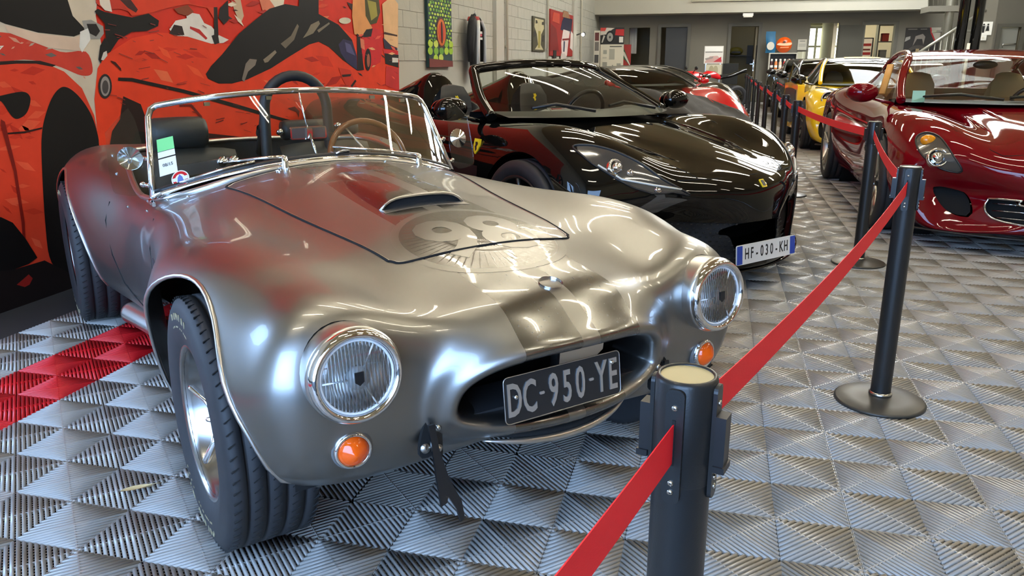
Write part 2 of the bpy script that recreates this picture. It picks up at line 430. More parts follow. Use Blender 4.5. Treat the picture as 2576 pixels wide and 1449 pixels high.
# ------------------------------------------------------------------ mural panel on the near left wall
mural = thing('wall_mural', 'huge red sports car collage printed across the side wall behind the silver roadster', 'mural', (XM, 2.5, 0))
MB().box((-.11, .675, 2.0), (.22, 5.95, 3.99)).build('panel', mat('print_206_44_24', S(206, 44, 24), .55, noise=.22, scale=6, spec=.2), mural)
def mural_shape(px, col, lay, name='print'):
    P = [on_x(u, v, XM) for u, v in px]; x = .0012 + .0007 * lay + .00004 * (len(mural.children) % 8)
    mb = MB(); mb.add([(x, q[1] - 2.5, q[2]) for q in P], [tuple(range(len(P)))], False)
    mm = mat('print_%d_%d_%d' % col, S(*col), .55, noise=.22, scale=6, spec=.2)
    o = mb.build(name, mm, mural)
    return o
def R2(px, n=5): return smooth_poly(px, n)
RED, ORG, PALE, BLK = (206, 44, 24), (222, 62, 30), (205, 190, 165), (14, 11, 10)
MUR = [
 ([(-60, -60), (250, -60), (240, 40), (262, 150), (250, 190), (290, 190), (290, 330), (240, 330), (170, 190), (100, 160), (-60, 175)], PALE, 1, 0),
 ([(-60, 85), (60, 90), (150, 130), (215, 130), (232, 180), (205, 190), (140, 165), (60, 150), (-60, 160)], (196, 60, 44), 2, 1),
 ([(-60, -120), (150, -60), (182, 40), (218, 78), (185, 92), (95, 82), (12, 60), (-60, 30)], BLK, 2, 0),
 ([(10, 62), (95, 84), (185, 95), (205, 88), (215, 130), (120, 120), (20, 82)], (214, 186, 160), 3, 0),
 ([(205, 52), (228, 50), (258, 66), (260, 84), (250, 98), (226, 98), (214, 88)], (150, 146, 138), 4, 0),
 ([(216, 60), (240, 60), (250, 78), (240, 92), (224, 84)], (30, 26, 26), 5, 0),
 ([(200, 80), (222, 70), (226, 100), (205, 132), (198, 118)], (222, 218, 206), 4, 0),
 # near red fender with big black wheel
 ([(-60, 165), (0, 163), (60, 154), (110, 158), (160, 180), (205, 222), (236, 290), (247, 350), (250, 420), (250, 760), (-60, 810)], (214, 62, 36), 3, 0),
 ([(-60, 158), (40, 152), (100, 153), (140, 164), (130, 168), (90, 160), (40, 160), (-60, 168)], (34, 22, 20), 4, 0),
 ([(104, 420), (103, 350), (110, 300), (128, 248), (150, 221), (172, 222), (200, 246), (226, 285), (242, 330), (248, 380), (250, 560), (240, 660), (180, 690), (128, 660), (112, 560)], BLK, 5, 1),
 ([(-20, 248), (20, 236), (58, 231), (74, 244), (72, 268), (62, 288), (42, 299), (26, 290), (2, 256)], BLK, 5, 1),
 ([(15, 334), (60, 330), (104, 320), (104, 324), (60, 335), (15, 338)], (40, 12, 10), 6, 0),
 ([(0, 300), (10, 306), (40, 430), (60, 560), (64, 640), (58, 640), (52, 560), (32, 430), (0, 316)], (120, 22, 14), 6, 0),
 ([(-60, 545), (0, 546), (30, 560), (62, 600), (92, 648), (70, 664), (0, 690), (-60, 700)], BLK, 6, 0),
 ([(-60, 690), (40, 676), (110, 655), (180, 690), (250, 660), (250, 800), (-60, 810)], (26, 18, 16), 6, 0),
 ([(40, 716), (70, 690), (80, 700), (72, 716), (60, 722)], (140, 30, 24), 7, 0),
 # main orange car
 ([(244, 172), (262, 140), (330, 96), (400, 82), (470, 86), (560, 110), (600, 112), (700, 60), (800, 40), (1003, 150), (1003, 420), (800, 560), (250, 560), (245, 350), (236, 250)], ORG, 4, 0),
 ([(236, 28), (244, 22), (262, 30), (330, 44), (372, 34), (398, 52), (396, 66), (368, 78), (330, 80), (296, 100), (276, 130), (266, 120), (262, 60)], BLK, 6, 0),
 ([(246, 150), (250, 115), (262, 95), (274, 112), (276, 130), (258, 140), (252, 160)], (20, 16, 16), 6, 0),
 ([(252, 150), (258, 132), (266, 128), (268, 140), (258, 152)], (210, 200, 186), 7, 0),
 ([(235, -60), (245, -60), (400, -60), (350, 20), (338, 34), (300, 22), (262, 24), (240, 8)], (190, 52, 34), 5, 0),
 ([(242, -40), (270, -20), (280, 30), (262, 26), (250, 12)], (220, 206, 186), 6, 0), ([(300, -30), (320, -10), (345, 24), (340, 32), (320, 20), (300, 0)], (60, 30, 28), 6, 0),
 ([(300, 0), (350, -30), (440, -40), (480, 10), (540, 20), (545, 60), (520, 20), (470, 10), (420, 20), (372, 34), (330, 40)], (208, 58, 30), 6, 0),
 ([(436, 22), (470, 12), (486, 30), (470, 40), (446, 34)], (130, 60, 34), 7, 0),
 # white car of the collage
 ([(424, 74), (440, 52), (468, 46), (466, 18), (480, 32), (500, 36), (512, 58), (530, 66), (548, 88), (574, 100), (560, 108), (530, 110), (470, 92), (440, 90)], (228, 220, 208), 6, 0),
 ([(436, 62), (456, 66), (462, 88), (440, 90), (424, 84)], (40, 24, 24), 7, 0), ([(530, 90), (546, 84), (550, 108), (538, 112)], (30, 26, 26), 7, 0),
 ([(476, 66), (500, 74), (520, 96), (516, 100), (498, 84), (476, 72)], (180, 40, 36), 7, 0),
 ([(552, 20), (572, 0), (574, 50), (562, 62), (548, 44)], (26, 20, 20), 6, 0), ([(536, 18), (545, 18), (548, 90), (537, 90)], (30, 22, 22), 6, 0),
 ([(580, 0), (600, -20), (612, 40), (604, 60), (590, 30)], (196, 170, 140), 5, 0),
 ([(640, -40), (700, -30), (690, 20), (660, 30)], (212, 120, 90), 5, 0), ([(670, -10), (715, -10), (712, 12), (690, 18)], (226, 214, 190), 6, 0),
 # big black windscreen
 ([(516, 186), (530, 165), (556, 138), (600, 84), (640, 50), (676, 22), (716, 10), (750, 16), (800, 35), (850, 62), (884, 100), (896, 140), (898, 178), (860, 150), (826, 118), (800, 105), (776, 112), (730, 140), (680, 172), (620, 200), (582, 210), (548, 210), (522, 198)], BLK, 7, 0),
 ([(752, -60), (800, -60), (800, 36), (750, 18)], BLK, 7, 0),
 ([(850, 112), (862, 98), (884, 104), (896, 140), (897, 176), (872, 158), (856, 134)], (44, 40, 74), 8, 0),
 ([(866, 106), (880, 112), (892, 140), (870, 130)], (80, 78, 120), 9, 0),
 ([(616, 160), (626, 148), (644, 150), (640, 164), (622, 180), (612, 206), (606, 200)], (120, 110, 100), 9, 0),
 ([(660, 150), (690, 126), (694, 132), (672, 156), (664, 158)], (128, 116, 100), 9, 0),
 ([(704, 110), (730, 90), (746, 60), (750, 66), (738, 100), (716, 122)], (110, 100, 86), 9, 0),
 ([(780, 62), (800, 52), (803, 60), (786, 84), (760, 96), (772, 78)], (124, 114, 96), 9, 0), ([(796, 76), (826, 56), (828, 60), (800, 82)], (118, 110, 96), 9, 0),
 # lamp, slash lines and shadow of the orange car
 (ell(262, 217, 17, 31), (40, 34, 32), 8, 0), (ell(262, 217, 12, 25), (150, 140, 132), 9, 0), (ell(262, 219, 8, 17), (70, 64, 62), 10, 0),
 ([(276, 152), (288, 156), (302, 172), (303, 180), (292, 168), (278, 156)], (60, 14, 10), 8, 0),
 ([(295, 195), (330, 196), (460, 225), (580, 258), (700, 294), (820, 326), (820, 332), (700, 302), (580, 268), (460, 234), (330, 205), (295, 203)], BLK, 8, 0),
 ([(308, 242), (352, 262), (366, 300), (340, 400), (268, 400), (280, 330), (300, 300)], (34, 16, 12), 7, 0),
 ([(352, 285), (420, 318), (520, 335), (640, 348), (760, 348), (900, 330), (1003, 300), (1003, 450), (700, 520), (340, 450), (330, 340)], (52, 14, 10), 6, 0),
 ([(340, 330), (520, 345), (700, 362), (900, 345), (1003, 320), (1003, 450), (700, 520), (300, 450)], BLK, 7, 0),
 ([(448, 262), (480, 262), (506, 292), (512, 320), (508, 320), (500, 294), (478, 268), (450, 268)], (110, 22, 14), 8, 0),
 ([(722, 272), (740, 268), (752, 280), (750, 296), (744, 282), (728, 276)], (90, 20, 14), 8, 0),
 # right part of the collage: splatter, small cars
 ([(886, 0), (915, -20), (920, 40), (935, 70), (912, 90), (890, 86), (884, 40)], (220, 150, 90), 8, 0),
 ([(914, -40), (948, -30), (955, 30), (946, 58), (930, 62), (918, 40)], (70, 66, 30), 9, 0), ([(922, 0), (944, 6), (948, 40), (932, 52)], (150, 140, 60), 10, 0),
 ([(908, 96), (920, 74), (938, 70), (956, 76), (962, 112), (956, 156), (934, 170), (918, 150), (908, 140)], (200, 40, 44), 8, 0),
 ([(908, 92), (920, 74), (936, 72), (932, 92), (916, 94)], (20, 18, 20), 9, 0), (ell(924, 150, 8, 28), (24, 20, 20), 9, 0), (ell(925, 152, 4, 17), (160, 90, 70), 10, 0),
 ([(896, 84), (904, 90), (914, 176), (898, 178)], (30, 20, 24), 9, 0), ([(904, 96), (914, 100), (916, 126), (906, 120)], (214, 120, 90), 10, 0),
 ([(960, 10), (985, -10), (1000, 10), (1000, 120), (966, 110)], (222, 178, 130), 8, 0), ([(965, 80), (998, 88), (998, 92), (964, 86)], (60, 36, 30), 9, 0),
 ([(962, 94), (980, 112), (998, 122), (998, 126), (966, 122)], (40, 40, 60), 9, 0), ([(962, 124), (1000, 128), (1000, 140), (964, 136)], (206, 44, 50), 9, 0),
 ([(966, 134), (1001, 138), (1001, 170), (968, 160)], (26, 20, 20), 9, 0), ([(985, 145), (1000, 146), (1000, 157), (985, 157)], (220, 216, 206), 10, 0),
 ([(970, 166), (1002, 172), (1003, 230), (968, 214)], (190, 46, 46), 9, 0),
 (ell(866, 52, 15, 8), (214, 206, 180), 9, 0),
 ([(850, 170), (880, 176), (896, 220), (880, 232), (860, 200)], (196, 50, 30), 8, 0), ([(858, 188), (882, 186), (880, 192), (860, 194)], (40, 22, 20), 9, 0), ([(880, 216), (892, 200), (895, 204), (884, 220)], (40, 22, 20), 9, 0),
]
for px, c, lay, sm in MUR: mural_shape(R2(px) if sm else px, c, lay)
rr_ = random.Random(11)
def dabs(n, box, cols, lay, sz, inside=None):      # brush dabs of the collage
    for _ in range(n):
        u, v = rr_.uniform(box[0], box[2]), rr_.uniform(box[1], box[3])
        if inside and poly_sd([(u, v)], inside)[0] > -14: continue
        a = rr_.uniform(-.6, .9); L_, w_ = rr_.uniform(*sz), rr_.uniform(.2, .5)
        c_, s_ = math.cos(a) * L_, math.sin(a) * L_
        mural_shape([(u - c_, v - s_), (u + s_ * w_, v - c_ * w_), (u + c_ * .9, v + s_ * .9), (u - s_ * w_ * .8, v + c_ * w_ * .8)], rr_.choice(cols), lay)
PALEP = [(-40, 66), (90, 88), (210, 100), (225, 130), (240, 250), (215, 235), (170, 190), (110, 156), (-40, 158)]
dabs(60, (-30, 66, 235, 250), [(228, 222, 206), (176, 160, 140), (198, 84, 64), (214, 150, 124), (96, 90, 84), (150, 60, 50)], 2.4, (5, 20), PALEP)
ORGP = [(262, 150), (330, 110), (470, 92), (560, 118), (510, 190), (540, 216), (640, 205), (800, 120), (900, 200), (980, 220), (980, 300), (860, 320), (700, 280), (420, 215), (300, 190)]
dabs(90, (270, 95, 980, 320), [(206, 48, 24), (232, 84, 44), (190, 40, 22), (226, 104, 66), (168, 32, 18), (214, 60, 28)], 4.5, (8, 34), ORGP)
dabs(24, (560, -10, 960, 60), [(226, 120, 80), (170, 36, 26), (230, 214, 190), (60, 28, 26), (212, 70, 40)], 5.5, (5, 22))
dabs(26, (0, 175, 100, 640), [(200, 52, 30), (226, 86, 54), (186, 44, 26)], 3.4, (10, 36))
dabs(16, (905, 60, 998, 215), [(226, 170, 120), (170, 36, 36), (40, 34, 40), (228, 90, 70)], 9.4, (4, 10))
mb = MB()
for _ in range(110):     # fine scratches of the print
    u, v = random.uniform(250, 990), random.uniform(60, 330)
    if 510 < u < 900 and v < 215: continue
    a = on_x(u, v, XM); l = random.uniform(.02, .12); t = random.uniform(-.35, .2); w_ = random.uniform(.002, .007)
    mb.add([(.0095, a[1] - 2.5, a[2]), (.0095, a[1] - 2.5 + l, a[2] + l * t), (.0095, a[1] - 2.5 + l, a[2] + l * t + w_), (.0095, a[1] - 2.5, a[2] + w_)], [(0, 1, 2, 3)])
tag(mb.build('scratch_print', mat('print_scratch', S(120, 24, 14), .4), mural), kind='stuff')
# ================================================================== SILVER ROADSTER
M_chrome = mat('chrome', (.85, .85, .86), .06, 1.0); M_steel = mat('steel_bolt', (.62, .61, .58), .25, 1.0)
M_rubber = mat('tyre_rubber', (.022, .022, .024), .62, noise=.25, scale=30); M_paintblk = mat('black_enamel', (.010, .010, .011), .25)
M_leather = mat('black_leather', (.016, .017, .016), .48, bump=.1, bscale=300); M_void = mat('dark_cavity', (.006, .006, .006), .9)
def alu_material():
    M = bpy.data.materials.new('hand_brushed_aluminium'); M.use_nodes = True; nt = M.node_tree; p = nt.nodes['Principled BSDF']
    N = nt.nodes.new; Lk = nt.links.new
    p.inputs['Metallic'].default_value = 1.0; p.inputs['Coat Weight'].default_value = .3; p.inputs['Coat Roughness'].default_value = .04; p.inputs['Coat IOR'].default_value = 1.8
    tc = N('ShaderNodeTexCoord'); sx = N('ShaderNodeSeparateXYZ'); Lk(tc.outputs['Object'], sx.inputs[0])
    ab = N('ShaderNodeMath'); ab.operation = 'ABSOLUTE'; Lk(sx.outputs['Y'], ab.inputs[0])
    a = N('ShaderNodeMath'); a.operation = 'GREATER_THAN'; a.inputs[1].default_value = .026; Lk(ab.outputs[0], a.inputs[0])
    b = N('ShaderNodeMath'); b.operation = 'LESS_THAN'; b.inputs[1].default_value = .172; Lk(ab.outputs[0], b.inputs[0])
    st = N('ShaderNodeMath'); st.operation = 'MULTIPLY'; Lk(a.outputs[0], st.inputs[0]); Lk(b.outputs[0], st.inputs[1])
    mp = N('ShaderNodeMapping'); mp.inputs['Scale'].default_value = (3, 60, 60); Lk(tc.outputs['Object'], mp.inputs[0])
    ns = N('ShaderNodeTexNoise'); ns.inputs['Scale'].default_value = 3; ns.inputs['Detail'].default_value = 6; Lk(mp.outputs[0], ns.inputs[0])
    n2 = N('ShaderNodeTexNoise'); n2.inputs['Scale'].default_value = 5; n2.inputs['Detail'].default_value = 4; Lk(tc.outputs['Object'], n2.inputs[0])
    m1 = N('ShaderNodeMapRange'); m1.inputs[3].default_value = .33; m1.inputs[4].default_value = .40; Lk(n2.outputs[0], m1.inputs[0])
    m2 = N('ShaderNodeMapRange'); m2.inputs[3].default_value = .22; m2.inputs[4].default_value = .30; Lk(ns.outputs[0], m2.inputs[0])
    mx = N('ShaderNodeMix'); mx.data_type = 'FLOAT'; Lk(st.outputs[0], mx.inputs[0]); Lk(m1.outputs[0], mx.inputs[2]); Lk(m2.outputs[0], mx.inputs[3]); Lk(mx.outputs[0], p.inputs['Roughness'])
    mc = N('ShaderNodeMix'); mc.data_type = 'RGBA'; Lk(st.outputs[0], mc.inputs[0]); mc.inputs[6].default_value = (.265, .26, .248, 1); mc.inputs[7].default_value = (.20, .20, .195, 1); Lk(mc.outputs[2], p.inputs['Base Color'])
    return M
M_alu = alu_material(); M_alu2 = mat('satin_aluminium', (.60, .59, .57), .3, 1.0)
HEAD = math.atan2(-.6795, .7338)
COB = thing('silver_roadster', 'bare brushed aluminium open roadster with oval mouth, round headlamps and faint race number', 'car', (-.9609, -.4884, 0), HEAD)
def mouth(grow, dx, dxs=None, gb=None, n=13):
    R = []; dxs = dx if dxs is None else dxs; gb = grow if gb is None else gb
    for i in range(n):
        a = math.radians(-90 + 180 * i / (n - 1)); c, s_ = math.cos(a), math.sin(a); e = .80
        yb = .318 * abs(c) ** e; g = grow if s_ > 0 else grow * c * c + gb * s_ * s_
        y = (.318 + g) * abs(c) ** e; zb = .458 + (.144 if s_ > 0 else .066) * abs(s_) ** e * (1 if s_ > 0 else -1)
        z = zb + g * (abs(s_) ** e) * (1 if s_ > 0 else -1)
        R.append((.602 + (zb - .39) / .21 * .048 - .075 * (yb / .325) ** 2 + dx * s_ * s_ + dxs * c * c, y, z))
    return R
RG = [mouth(-.030, -.16), mouth(-.026, -.05), mouth(-.016, -.012), mouth(0, 0), mouth(.016, -.010), mouth(.030, -.032, -.022), mouth(.056, -.070, -.034, .045), mouth(.088, -.122, -.046, .055),
 [(.44,0,.312),(.44,.20,.306),(.44,.40,.298),(.452,.53,.315),(.478,.585,.385),(.492,.612,.47),(.492,.630,.565),(.462,.608,.668),(.452,.50,.702),(.435,.38,.685),(.405,.28,.687),(.375,.14,.714),(.36,0,.724)],
 [(.25,0,.25),(.25,.25,.25),(.28,.48,.252),(.345,.645,.28),(.392,.705,.36),(.402,.73,.46),(.39,.738,.57),(.315,.665,.705),(.28,.55,.742),(.25,.415,.714),(.22,.30,.722),(.20,.15,.747),(.19,0,.756)],
 [(.08,0,.22),(.08,.28,.22),(.1,.55,.22),(.15,.74,.25),(.18,.785,.36),(.19,.805,.48),(.18,.80,.60),(.13,.70,.738),(.11,.57,.766),(.09,.43,.742),(.07,.31,.748),(.06,.15,.772),(.05,0,.780)],
 [(-.12,0,.2),(-.12,.3,.2),(-.12,.6,.2),(-.12,.79,.25),(-.12,.838,.38),(-.12,.848,.5),(-.12,.83,.64),(-.12,.71,.762),(-.12,.58,.779),(-.12,.45,.758),(-.12,.32,.764),(-.12,.155,.79),(-.12,0,.80)]]
def st(x, S_): return [(x, y, z) for y, z in S_]
RG += [st(-.42, [(0,.19),(.3,.19),(.6,.19),(.74,.24),(.79,.38),(.80,.52),(.785,.65),(.69,.748),(.58,.776),(.455,.777),(.325,.789),(.16,.815),(0,.825)]),
 st(-.75, [(0,.18),(.3,.18),(.58,.18),(.68,.23),(.71,.36),(.72,.52),(.715,.63),(.665,.728),(.575,.772),(.46,.80),(.33,.825),(.165,.85),(0,.86)]),
 st(-1.1, [(0,.18),(.3,.18),(.58,.18),(.67,.23),(.695,.36),(.70,.52),(.695,.62),(.66,.71),(.58,.755),(.47,.788),(.34,.82),(.17,.845),(0,.853)]),
 st(-1.5, [(0,.18),(.3,.18),(.58,.18),(.68,.23),(.71,.36),(.725,.52),(.72,.62),(.685,.705),(.60,.745),(.48,.765),(.34,.785),(.17,.80),(0,.805)]),
 st(-1.9, [(0,.18),(.3,.18),(.6,.18),(.75,.24),(.81,.38),(.83,.52),(.825,.66),(.745,.785),(.63,.815),(.49,.81),(.34,.812),(.17,.82),(0,.823)]),
 st(-2.33, [(0,.2),(.3,.2),(.62,.2),(.80,.25),(.875,.40),(.892,.53),(.878,.67),(.775,.812),(.64,.848),(.49,.842),(.34,.842),(.17,.848),(0,.85)]),
 st(-2.72, [(0,.22),(.3,.22),(.60,.22),(.76,.27),(.835,.40),(.856,.52),(.835,.65),(.73,.775),(.60,.808),(.46,.806),(.32,.81),(.16,.816),(0,.818)]),
 st(-3.02, [(0,.27),(.25,.27),(.5,.27),(.63,.31),(.71,.41),(.73,.51),(.70,.61),(.61,.70),(.50,.735),(.38,.742),(.26,.746),(.13,.75),(0,.752)]),
 st(-3.18, [(0,.36),(.18,.36),(.36,.36),(.45,.38),(.50,.44),(.515,.50),(.49,.56),(.43,.61),(.35,.635),(.27,.642),(.18,.646),(.09,.648),(0,.649)]),
 st(-3.22, [(0,.47),(.05,.47),(.1,.47),(.13,.475),(.14,.485),(.145,.50),(.14,.515),(.12,.525),(.1,.53),(.07,.53),(.05,.53),(.02,.53),(0,.53)])]
body = SM.from_grid(loft(RG, 190, 150))
XF, XRr, RW = 0.0, -2.33, .335
def arch(xc, zc, r): return lambda V: np.where(np.abs(V[:, 1]) > .3, np.hypot(V[:, 0] - xc, V[:, 2] - zc) - r, 1.0)
_, body = body.split(arch(XF, .335, .385)); _, body = body.split(arch(XRr, .345, .40))
_, body = body.split(lambda V: np.where((V[:, 2] < .30) & (V[:, 0] < .35), .215 - V[:, 2], -1.0) * -1)   # open underside
cock = smooth_poly([(-1.06, -.50), (-1.0, 0), (-1.06, .50), (-1.35, .622), (-1.75, .622), (-2.06, .575), (-2.20, .40), (-2.25, 0), (-2.20, -.40), (-2.06, -.575), (-1.75, -.622), (-1.35, -.622)], 6)
ck, body = body.split(lambda V: np.where(V[:, 2] > .5, poly_sd(V[:, :2], cock), 1.0))
bon = smooth_poly([(.195, -.24), (.205, 0), (.195, .24), (.165, .288), (.10, .302), (-.40, .37), (-.85, .432), (-.925, .42), (-.95, .35), (-.965, 0), (-.95, -.35), (-.925, -.42), (-.85, -.432), (-.40, -.37), (.10, -.302), (.165, -.288)], 5)
top = body.bvh()
def drop(x, y, dz=0.0):
    h = top.ray_cast(Vector((x, y, 2)), Vector((0, 0, -1))); return h[0] + Vector((0, 0, dz)), h[1]
def face(y, z, dx=0.0, x0=3.0, d=-1):
    h = top.ray_cast(Vector((x0, y, z)), Vector((d, 0, 0))); return h[0] + Vector((dx, 0, 0)), h[1]
def side(x, z, dy=0.0, s_=-1):
    h = top.ray_cast(Vector((x, 3 * s_, z)), Vector((0, -s_, 0))); return h[0] + Vector((0, dy * s_, 0)), h[1]
hlc, body = body.split(lambda V: np.where(V[:, 0] > .40, np.hypot(np.abs(V[:, 1]) - .545, V[:, 2] - .597) - .1025, 1.0))
bonnet, body = body.split(lambda V: np.where(V[:, 2] > .5, poly_sd(V[:, :2], bon), 1.0))
body.build('body_shell', M_alu, COB); bonnet.build('bonnet', M_alu, COB)
gap = [drop(x, y, -.001)[0] for x, y in bon]
MB().tube([q + Vector((0, 0, .0016)) for q in gap], .0036, 6, True).build('bonnet_gap', M_void, COB)
MB().tube([drop(x * .992 + (-.38) * .008, y * .985, .0000)[0] for x, y in bon], .0018, 6, True).build('bonnet_edge', M_alu2, COB)
# arch lips and dark wheel wells
for xc, zc, r in ((XF, .335, .385), (XRr, .345, .40)):
    for s_ in (-1, 1):
        lip = []
        for k in range(41):
            a = math.radians(-32 + 244 * k / 40); x, z = xc + (r + .004) * math.cos(a), zc + (r + .004) * math.sin(a)
            h = top.ray_cast(Vector((x, 3 * s_, z)), Vector((0, -s_, 0)))
            if h[0] and abs(h[0].y) > .45: lip.append(h[0])
        MB().tube(lip, .0065, 6).build('arch_lip', M_alu2, COB)
        MB().lathe([(r + .012, 0), (r + .012, .28), (.05, .28)], 32, Matrix(((1, 0, 0, xc), (0, 0, -s_, s_ * .655), (0, 1, 0, zc), (0, 0, 0, 1))) @ Matrix.Rotation(-.12, 4, 'Z'), arc=.538).build('wheel_well', M_void, COB)
# mouth duct
D = [mouth(-.03, -.155), mouth(-.03, -.20), mouth(-.035, -.36)]
D = np.array([[*r, *[(q[0], -q[1], q[2]) for q in r[-2:0:-1]]] for r in D])
mb = MB().grid(D, True, closed_v=True); mb.add(D[-1], [tuple(range(len(D[-1])))]); mb.build('mouth_duct', mat('duct_aluminium', (.10, .10, .10), .4, 1.0), COB)
t_ = MB().box((.455, 0, .425), (.14, .52, .012)).build('duct_tray', mat('duct_tray_paint', (.03, .03, .032), .4), COB)
mb = MB()
for y, z in ((-.27, .413), (-.20, .402), (.20, .402), (.285, .425)): mb.ball((.545 - .1 * abs(y), y, z + .006), .006, 6)
mb.build('duct_screws', M_steel, COB)
MB().prism([(.05, -.06), (.14, -.06), (.20, -.02), (.21, .05), (.15, .075), (.06, .07)], 0, .01, frame((.44, .0, .50), (1, 0, 0), (0, 1, 0))).build('radiator_bracket', M_alu2, COB)
mb = MB().box((.43, -.02, .56), (.02, .03, .07)).box((.43, .02, .565), (.03, .03, .08)); mb.build('radiator_hose', mat('blue_hose', (.02, .05, .22), .3), COB)
MB().tube([(.42, .07, .59), (.42, .07, .45)], .022, 10).build('cooler_pipe', M_alu2, COB)
# lower slot and blade under the mouth
bl = [(.572 - .055 * (y / .22) ** 2, y, .334 + .014 * (y / .22) ** 2) for y in np.linspace(-.225, .225, 25)]
MB().tube([(x - .012, y, z + .013) for x, y, z in bl], [.002 + .009 * (1 - (abs(q[1]) / .225) ** 3) for q in bl], 8).build('air_slot', M_void, COB)
MB().tube(bl, [.002 + .009 * (1 - (abs(q[1]) / .225) ** 3) for q in bl], 8).build('air_blade', M_alu2, COB)
# headlamps and indicators
M_lens = glass_mat('lamp_lens', (.96, .97, .97), .03)
def lens_ribs():
    M = bpy.data.materials.new('fluted_reflector'); M.use_nodes = True; nt = M.node_tree; p = nt.nodes['Principled BSDF']
    p.inputs['Metallic'].default_value = 1; p.inputs['Roughness'].default_value = .34; p.inputs['Base Color'].default_value = (.97, .97, .96, 1)
    tc = nt.nodes.new('ShaderNodeTexCoord'); w = nt.nodes.new('ShaderNodeTexWave'); w.inputs['Scale'].default_value = 42; w.inputs['Distortion'].default_value = .8; w.bands_direction = 'Y'
    b = nt.nodes.new('ShaderNodeBump'); b.inputs['Strength'].default_value = .8; b.inputs['Distance'].default_value = .005
    nt.links.new(tc.outputs['Object'], w.inputs[0]); nt.links.new(w.outputs['Fac'], b.inputs['Height']); nt.links.new(b.outputs[0], p.inputs['Normal']); return M
M_refl = lens_ribs()
M_amber = mat('amber_lens', S(255, 92, 8), .12, coat=.6, noise=.2, scale=40)
M_glassw = mat('clear_fluted_glass', (.80, .82, .83), .12, alpha=.38)
for s_ in (-1, 1):
    c = Vector((.530, s_ * .545, .597)); ax = Vector((1, s_ * .03, .06)).normalized(); Mx = frame(c, ax)
    hl = MB().lathe([(.086, -.14), (.1035, -.10), (.104, -.03), (.1045, .004), (.101, .016), (.095, .022), (.089, .021), (.085, .014), (.083, .006)], 48, Mx).build('headlamp_bezel', M_chrome, COB)
    MB().lathe([(.1045, -.09), (.1075, -.012), (.1075, -.002), (.104, .002)], 48, Mx).build('bezel_seal', M_alu2, hl)
    MB().lathe([(.001, -.052), (.02, -.050), (.045, -.040), (.066, -.020), (.082, .006)], 40, Mx).build('reflector', M_refl, hl)
    mb = MB()
    for k in range(21):
        y = (k - 10) * .0078; L = math.sqrt(max(0, .078 ** 2 - y * y))
        if L > .01: mb.tube([tuple(Mx @ Vector((t * L, y, .010 + .010 * (1 - (t * L / .082) ** 2 - (y / .082) ** 2)))) for t in (-1, -.5, 0, .5, 1)], .0016, 5)
    mb.build('lens_flutes', M_glassw, hl)
    MB().lathe([(.0835, .006), (.07, .014), (.04, .021), (.001, .023)], 40, Mx).build('lens', M_lens, hl)
    MB().lathe([(.084, .002), (.0845, .012), (.079, .013), (.0775, .008)], 40, Mx).build('lens_rim', mat('frosted_glass', (.75, .77, .77), .25, coat=.5), hl)
    mb = MB()
    for a in (90, 210, 330):
        d = Vector((math.cos(math.radians(a)), math.sin(math.radians(a)), 0)); mb.tube([tuple(Mx @ (d * .022 + Vector((0, 0, .018)))), tuple(Mx @ (d * .078 + Vector((0, 0, .014))))], .0022, 6)
    mb.lathe([(.026, .006), (.026, .017), (.001, .020)], 20, Mx); mb.build('lens_tripod', mat('frosted_glass', (.75, .77, .77), .25), hl)
    MB().prism([(.014, -.010), (.014, .010), (-.008, .010), (-.016, 0), (-.008, -.010)], .0205, .024, Mx).build('maker_shield', M_paintblk, hl)
    p, nrm = face(s_ * .548, .408); nn = (Vector((1, s_ * .12, .0))).normalized(); Mi = frame(p, nn)
    ib = MB().lathe([(.043, -.035), (.044, .006), (.042, .014), (.037, .017), (.034, .012)], 36, Mi).build('indicator_bezel', M_chrome, COB)
    MB().lathe([(.0355, .008), (.034, .018), (.026, .026), (.016, .033), (.006, .0385), (.0005, .040)], 30, Mi).build('indicator_lens', M_amber, ib)
    MB().lathe([(.047, -.03), (.0475, .003), (.044, .005)], 36, Mi).build('indicator_seal', mat('seal_grey', (.12, .12, .12), .5), ib)
# nose badge
p, nrm = drop(.479, 0); Mb = frame(p, nrm, (-1, 0, 0))
bd = MB().lathe([(.031, -.004), (.031, .005), (.028, .008), (.0265, .008)], 32, Mb).build('nose_badge_rim', M_chrome, COB)
MB().prism(ell(0, 0, .0275, .0275, 28), .006, .0075, Mb).build('badge_face', M_white, bd)
mb = MB(); mb.prism([(-.020, -.003), (.019, -.012), (.020, -.007), (-.019, .003)][::-1], .0075, .0083, Mb @ Matrix.Rotation(1.57, 4, 'Z')); mb.build('badge_bar', mat('badge_red', S(190, 30, 36), .3), bd)
MB().prism([(.021, .000), (.012, .009), (0, .012), (-.008, .007), (-.021, -.001), (-.008, -.008), (0, -.011), (.012, -.008)], .0075, .0079, Mb).build('badge_emblem', mat('badge_dark', S(60, 60, 66), .4), bd)
MB().lathe([(.0275, .0075), (.0255, .0082), (.024, .0075)], 30, Mb).build('badge_ring', mat('badge_red', S(190, 30, 36), .3), bd)
